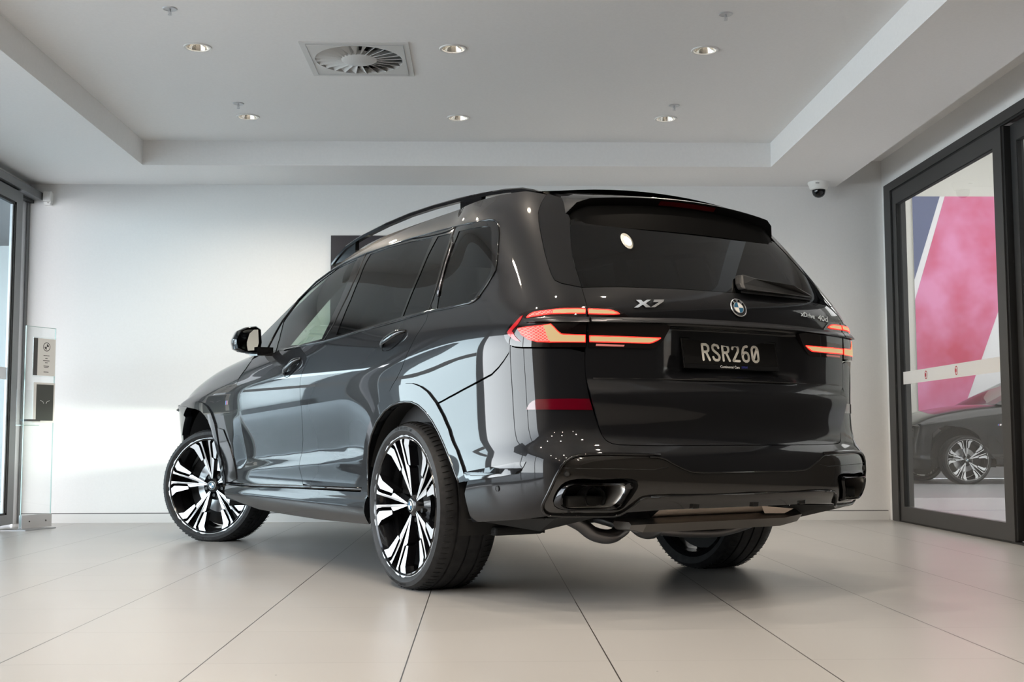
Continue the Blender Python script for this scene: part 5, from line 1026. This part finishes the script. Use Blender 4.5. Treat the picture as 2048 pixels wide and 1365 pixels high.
# ---- underbody
def ub(name, a, b_, m='under', bev=.01): return bx(name, a, b_, m, car, bev)
ub('floor_pan', (-.45, -.60, .30), (3.6, .60, .40)); ub('sill_pan', (.55, -.88, .27), (2.5, .88, .36))
ub('rear_underfloor', (-1.08, -.80, .395), (-.3, .80, .46)); ub('luggage_floor', (-1.06, -.66, .70), (-.4, .66, .74), 'interior')
for s in (1, -1):
    for x0, rl in ((-.02, .475), (3.12, .525)):
        b = MB(); b.lathe([(rl, s * .52), (rl, s * .955)], 24, 'y', 0, -.25, math.pi + .25); b.v = [(x + x0, y, z + .39) for x, y, z in b.v]; b.build('wheel_liner', 'under', car, True)
        b = MB(); b.add([(x0 + rl * math.cos(t * math.pi / 12), s * .52, .39 + rl * math.sin(t * math.pi / 12)) for t in range(-1, 14)], [tuple(range(15))]); b.build('wheel_liner', 'under', car)
    bx('wheel_liner', (3.63, s * .50 if s > 0 else -.945, .28), (3.65, s * .50 if s < 0 else .945, .93), 'under', car)
    b = MB(); b.add([(-.50, s * .93, .345), (-1.02, s * .82, .372), (-1.02, s * .55, .38), (-.45, s * .55, .315), (-.75, s * .72, .30)], [(0, 1, 4), (1, 2, 4), (2, 3, 4), (3, 0, 4)]); b.build('corner_undertray', 'under', car)
    b = MB(); b.tube([(-.30, s * .70, .29), (-.05, s * .45, .275), (.1, s * .25, .30)], .028, 10); b.build('suspension_arm', 'under', car, True)
    b = MB(); b.box((-.52, -.80 if s < 0 else .55, .268), (-.40, -.55 if s < 0 else .80, .305)); b.build('control_arm', 'under', car, False, .012)
b = MB(); path = [(-.98, .40, .335), (-.98, .2, .322), (-.98, 0, .322), (-.98, -.25, .328), (-.98, -.46, .342)]
b = MB()
sec = [(-.13, .012), (-.10, .034), (.10, .034), (.13, .012), (.10, -.026), (-.10, -.026)]; ys = [(.42, .5), (.38, .9), (.2, 1), (-.1, 1), (-.38, 1), (-.50, .85), (-.57, .35)]; k = len(sec)
b.add([(-.92 + a * f, y, .322 + c_ * f + .012 * (y < -.45)) for y, f in ys for a, c_ in sec], [(i * k + j, (i + 1) * k + j, (i + 1) * k + (j + 1) % k, i * k + (j + 1) % k) for i in range(len(ys) - 1) for j in range(k)] + [tuple(range(k)), tuple(range((len(ys) - 1) * k, len(ys) * k))])
b.build('exhaust_silencer', 'silencer', car, 40)
def crv(pts, n=24):
    P = [Vector(p) for p in pts]; out = []
    for i in range(len(P) - 1):
        a, b_, c_, d_ = P[max(i - 1, 0)], P[i], P[i + 1], P[min(i + 2, len(P) - 1)]
        for k in range(6):
            t = k / 6; out.append(.5 * ((2 * b_) + (c_ - a) * t + (2 * a - 5 * b_ + 4 * c_ - d_) * t * t + (3 * b_ - a - 3 * c_ + d_) * t ** 3))
    return out + [P[-1]]
MB().tube(crv([(-.80, .62, .36), (-.80, .545, .325), (-.80, .485, .285), (-.80, .41, .268), (-.78, .34, .280), (-.70, .26, .31), (-.3, .2, .34)]), .031, 16).build('exhaust_pipe', 'pipe', car, True)
MB().tube(crv([(-.60, .16, .30), (-.75, .05, .276), (-.75, -.10, .262), (-.75, -.25, .258), (-.76, -.36, .275), (-.80, -.46, .31)]), .024, 16).build('exhaust_pipe', 'pipe', car, True)
MB().tube(crv([(-.95, .36, .345), (-.92, .30, .318), (-.88, .24, .31)]), .055, 16).build('exhaust_joint', 'pipe', car, True)
b = MB(); b.add([(-1.04, .31, .393), (-1.04, -.30, .393), (-.98, -.30, .352), (-.98, .31, .357)], [(0, 1, 2, 3)]); b.build('heat_shield', 'foil', car)
b = MB(); b.add([(-1.045, -.25, .390), (-1.045, -.44, .372), (-1.03, -.40, .352), (-1.03, -.28, .356)], [(0, 1, 2, 3)]); b.build('heat_shield', 'foil', car)
b = MB(); b.add([(-1.05, -.42, .388), (-1.08, -.62, .385), (-.95, -.60, .345), (-.95, -.44, .345)], [(0, 1, 2, 3)]); b.build('corner_undertray', 'under', car)
MB().tube([(.25, .75, .26), (.25, -.75, .26)], .018, 10).build('anti_roll_bar', 'under', car, True)
# ---- cabin
ub('cabin_floor', (-.35, -.85, .42), (2.9, .85, .46), 'interior'); ub('dashboard', (2.15, -.78, .80), (2.75, .78, 1.14), 'interior', .04)
ub('rear_bench', (-.25, -.62, .60), (.95, .62, .85), 'seat', .05); ub('rear_seat_back', (-.1, -.62, .85), (.12, .62, 1.40), 'seat', .05); ub('third_row_back', (-.55, -.55, .85), (-.40, .55, 1.35), 'seat', .05)
for s in (1, -1):
    st_ = ub('front_seat', (1.20, s * .40 - .25, .62), (1.80, s * .40 + .25, .82), 'seat', .05); 
    b = MB(); b.box((1.10, s * .40 - .24, .80), (1.30, s * .40 + .24, 1.40)); b.v = [(x - .18 * (z - .8), y, z) for x, y, z in b.v]; b.build('seat_back', 'seat', st_, False, .05)
    b = MB(); b.box((.98, s * .40 - .13, 1.42), (1.10, s * .40 + .13, 1.62)); b.build('headrest', 'seat', st_, False, .045)
MB().lathe([(.175, -.012), (.190, 0), (.175, .012), (.16, 0), (.175, -.012)], 40, 'x').build('steering_wheel', 'interior', car, True).location = (2.02, -.40, 1.10)
sb = [o for o in car.children if o.name.startswith('steering_wheel')][0]; sb.rotation_euler = (0, math.radians(-25), 0)
b = MB(); us = np.arange(3.6, 15.7, .6); L = sev(S1, us, [16.6] * len(us))[0]; b.add([q for p in L for q in ((p[0], p[1] * .97, p[2] - .03), (p[0], -p[1] * .97, p[2] - .03))], [(2 * i, 2 * i + 1, 2 * i + 3, 2 * i + 2) for i in range(len(L) - 1)]); b.build('headlining', 'interior', car)
for s in (1, -1):
    b = MB(); us = np.arange(5.2, 14.6, .6); L0 = sev(S1, us, [11.0] * len(us))[0]; b.add([q for p in L0 for q in ((p[0], s * (p[1] - .07), p[2] - .02), (p[0], s * (p[1] - .10), .45))], [(2 * i, 2 * i + 1, 2 * i + 3, 2 * i + 2) for i in range(len(L0) - 1)]); b.build('door_card', 'interior', car)
    b = MB(); vs = np.linspace(11.3, 16.5, 8); 
    for ua, ub_ in ((9.9, 10.5),) : 
        La, Lb = sev(S1, [ua] * 8, vs)[0], sev(S1, [ub_] * 8, vs)[0]; b.add([q for p, r in zip(La, Lb) for q in ((p[0], s * (p[1] - .05), p[2]), (r[0], s * (r[1] - .05), r[2]))], [(2 * i, 2 * i + 1, 2 * i + 3, 2 * i + 2) for i in range(7)])
    b.build('pillar_trim', 'interior', car)
for s in (1, -1):
    vs = np.linspace(12.2, 16.9, 14); L = sev(S1, [A_EDGE] * 14, vs)[0]; b = MB(); W = 5
    b.add([(p[0] + .16 * (1 - k * k) - .03, s * p[1] * k, p[2] + .015 * (1 - k * k) - .012) for i, p in enumerate(L) for k in np.linspace(.97, .68 + .006 * i, W)], [(i * W + j, i * W + j + 1, (i + 1) * W + j + 1, (i + 1) * W + j) for i in range(13) for j in range(W - 1)]); b.build('windscreen_pillar_trim', 'pillar_cloth', car, True)
# ---- headlamps throw a flat-topped beam on the back wall
for s in (1, -1):
    hl = empty('headlamp', (3.78, s * .74, .812), s * .12, car)
    bx('housing', (-.16, -.12, -.06), (-.14, .12, .06), 'gloss_black', hl); bx('housing_side', (-.16, -.13, -.06), (.06, -.12, .06), 'gloss_black', hl); bx('housing_side', (-.16, .12, -.06), (.06, .13, .06), 'gloss_black', hl); bx('beam_shield', (-.14, -.12, .010), (.05, .12, .030), 'gloss_black', hl); bx('beam_floor', (-.14, -.12, -.05), (.05, .12, -.034), 'gloss_black', hl)
    b = MB(); b.add([(-.12, -.05, -.010), (-.12, .05, -.010), (-.12, .05, .008), (-.12, -.05, .008)], [(0, 1, 2, 3)]); b.build('emitter', 'headlamp', hl)

# ---- the car in the neighbouring showroom: same build, wheels straight, lamps off
K2 = .96; car2 = tag(empty('car', (7.30 + 3.055 * K2, 17.87 + .93 * K2, 0), math.pi), 'dark car seen side-on through the right-hand glass door, front wheel in view', 'car'); car2.scale = (K2, K2, K2)
for ch in list(car.children):
    if ch.name.split('.')[0] in ('headlamp', 'tail_lamp', 'tailgate_lamp', 'number_plate', 'cabin_floor', 'third_row_back'): continue
    c_ = copy_tree(ch, car2)
    if ch.name.startswith('wheel') and ch.name.split('.')[0] == 'wheel': c_.rotation_euler = (0, 0, 0)
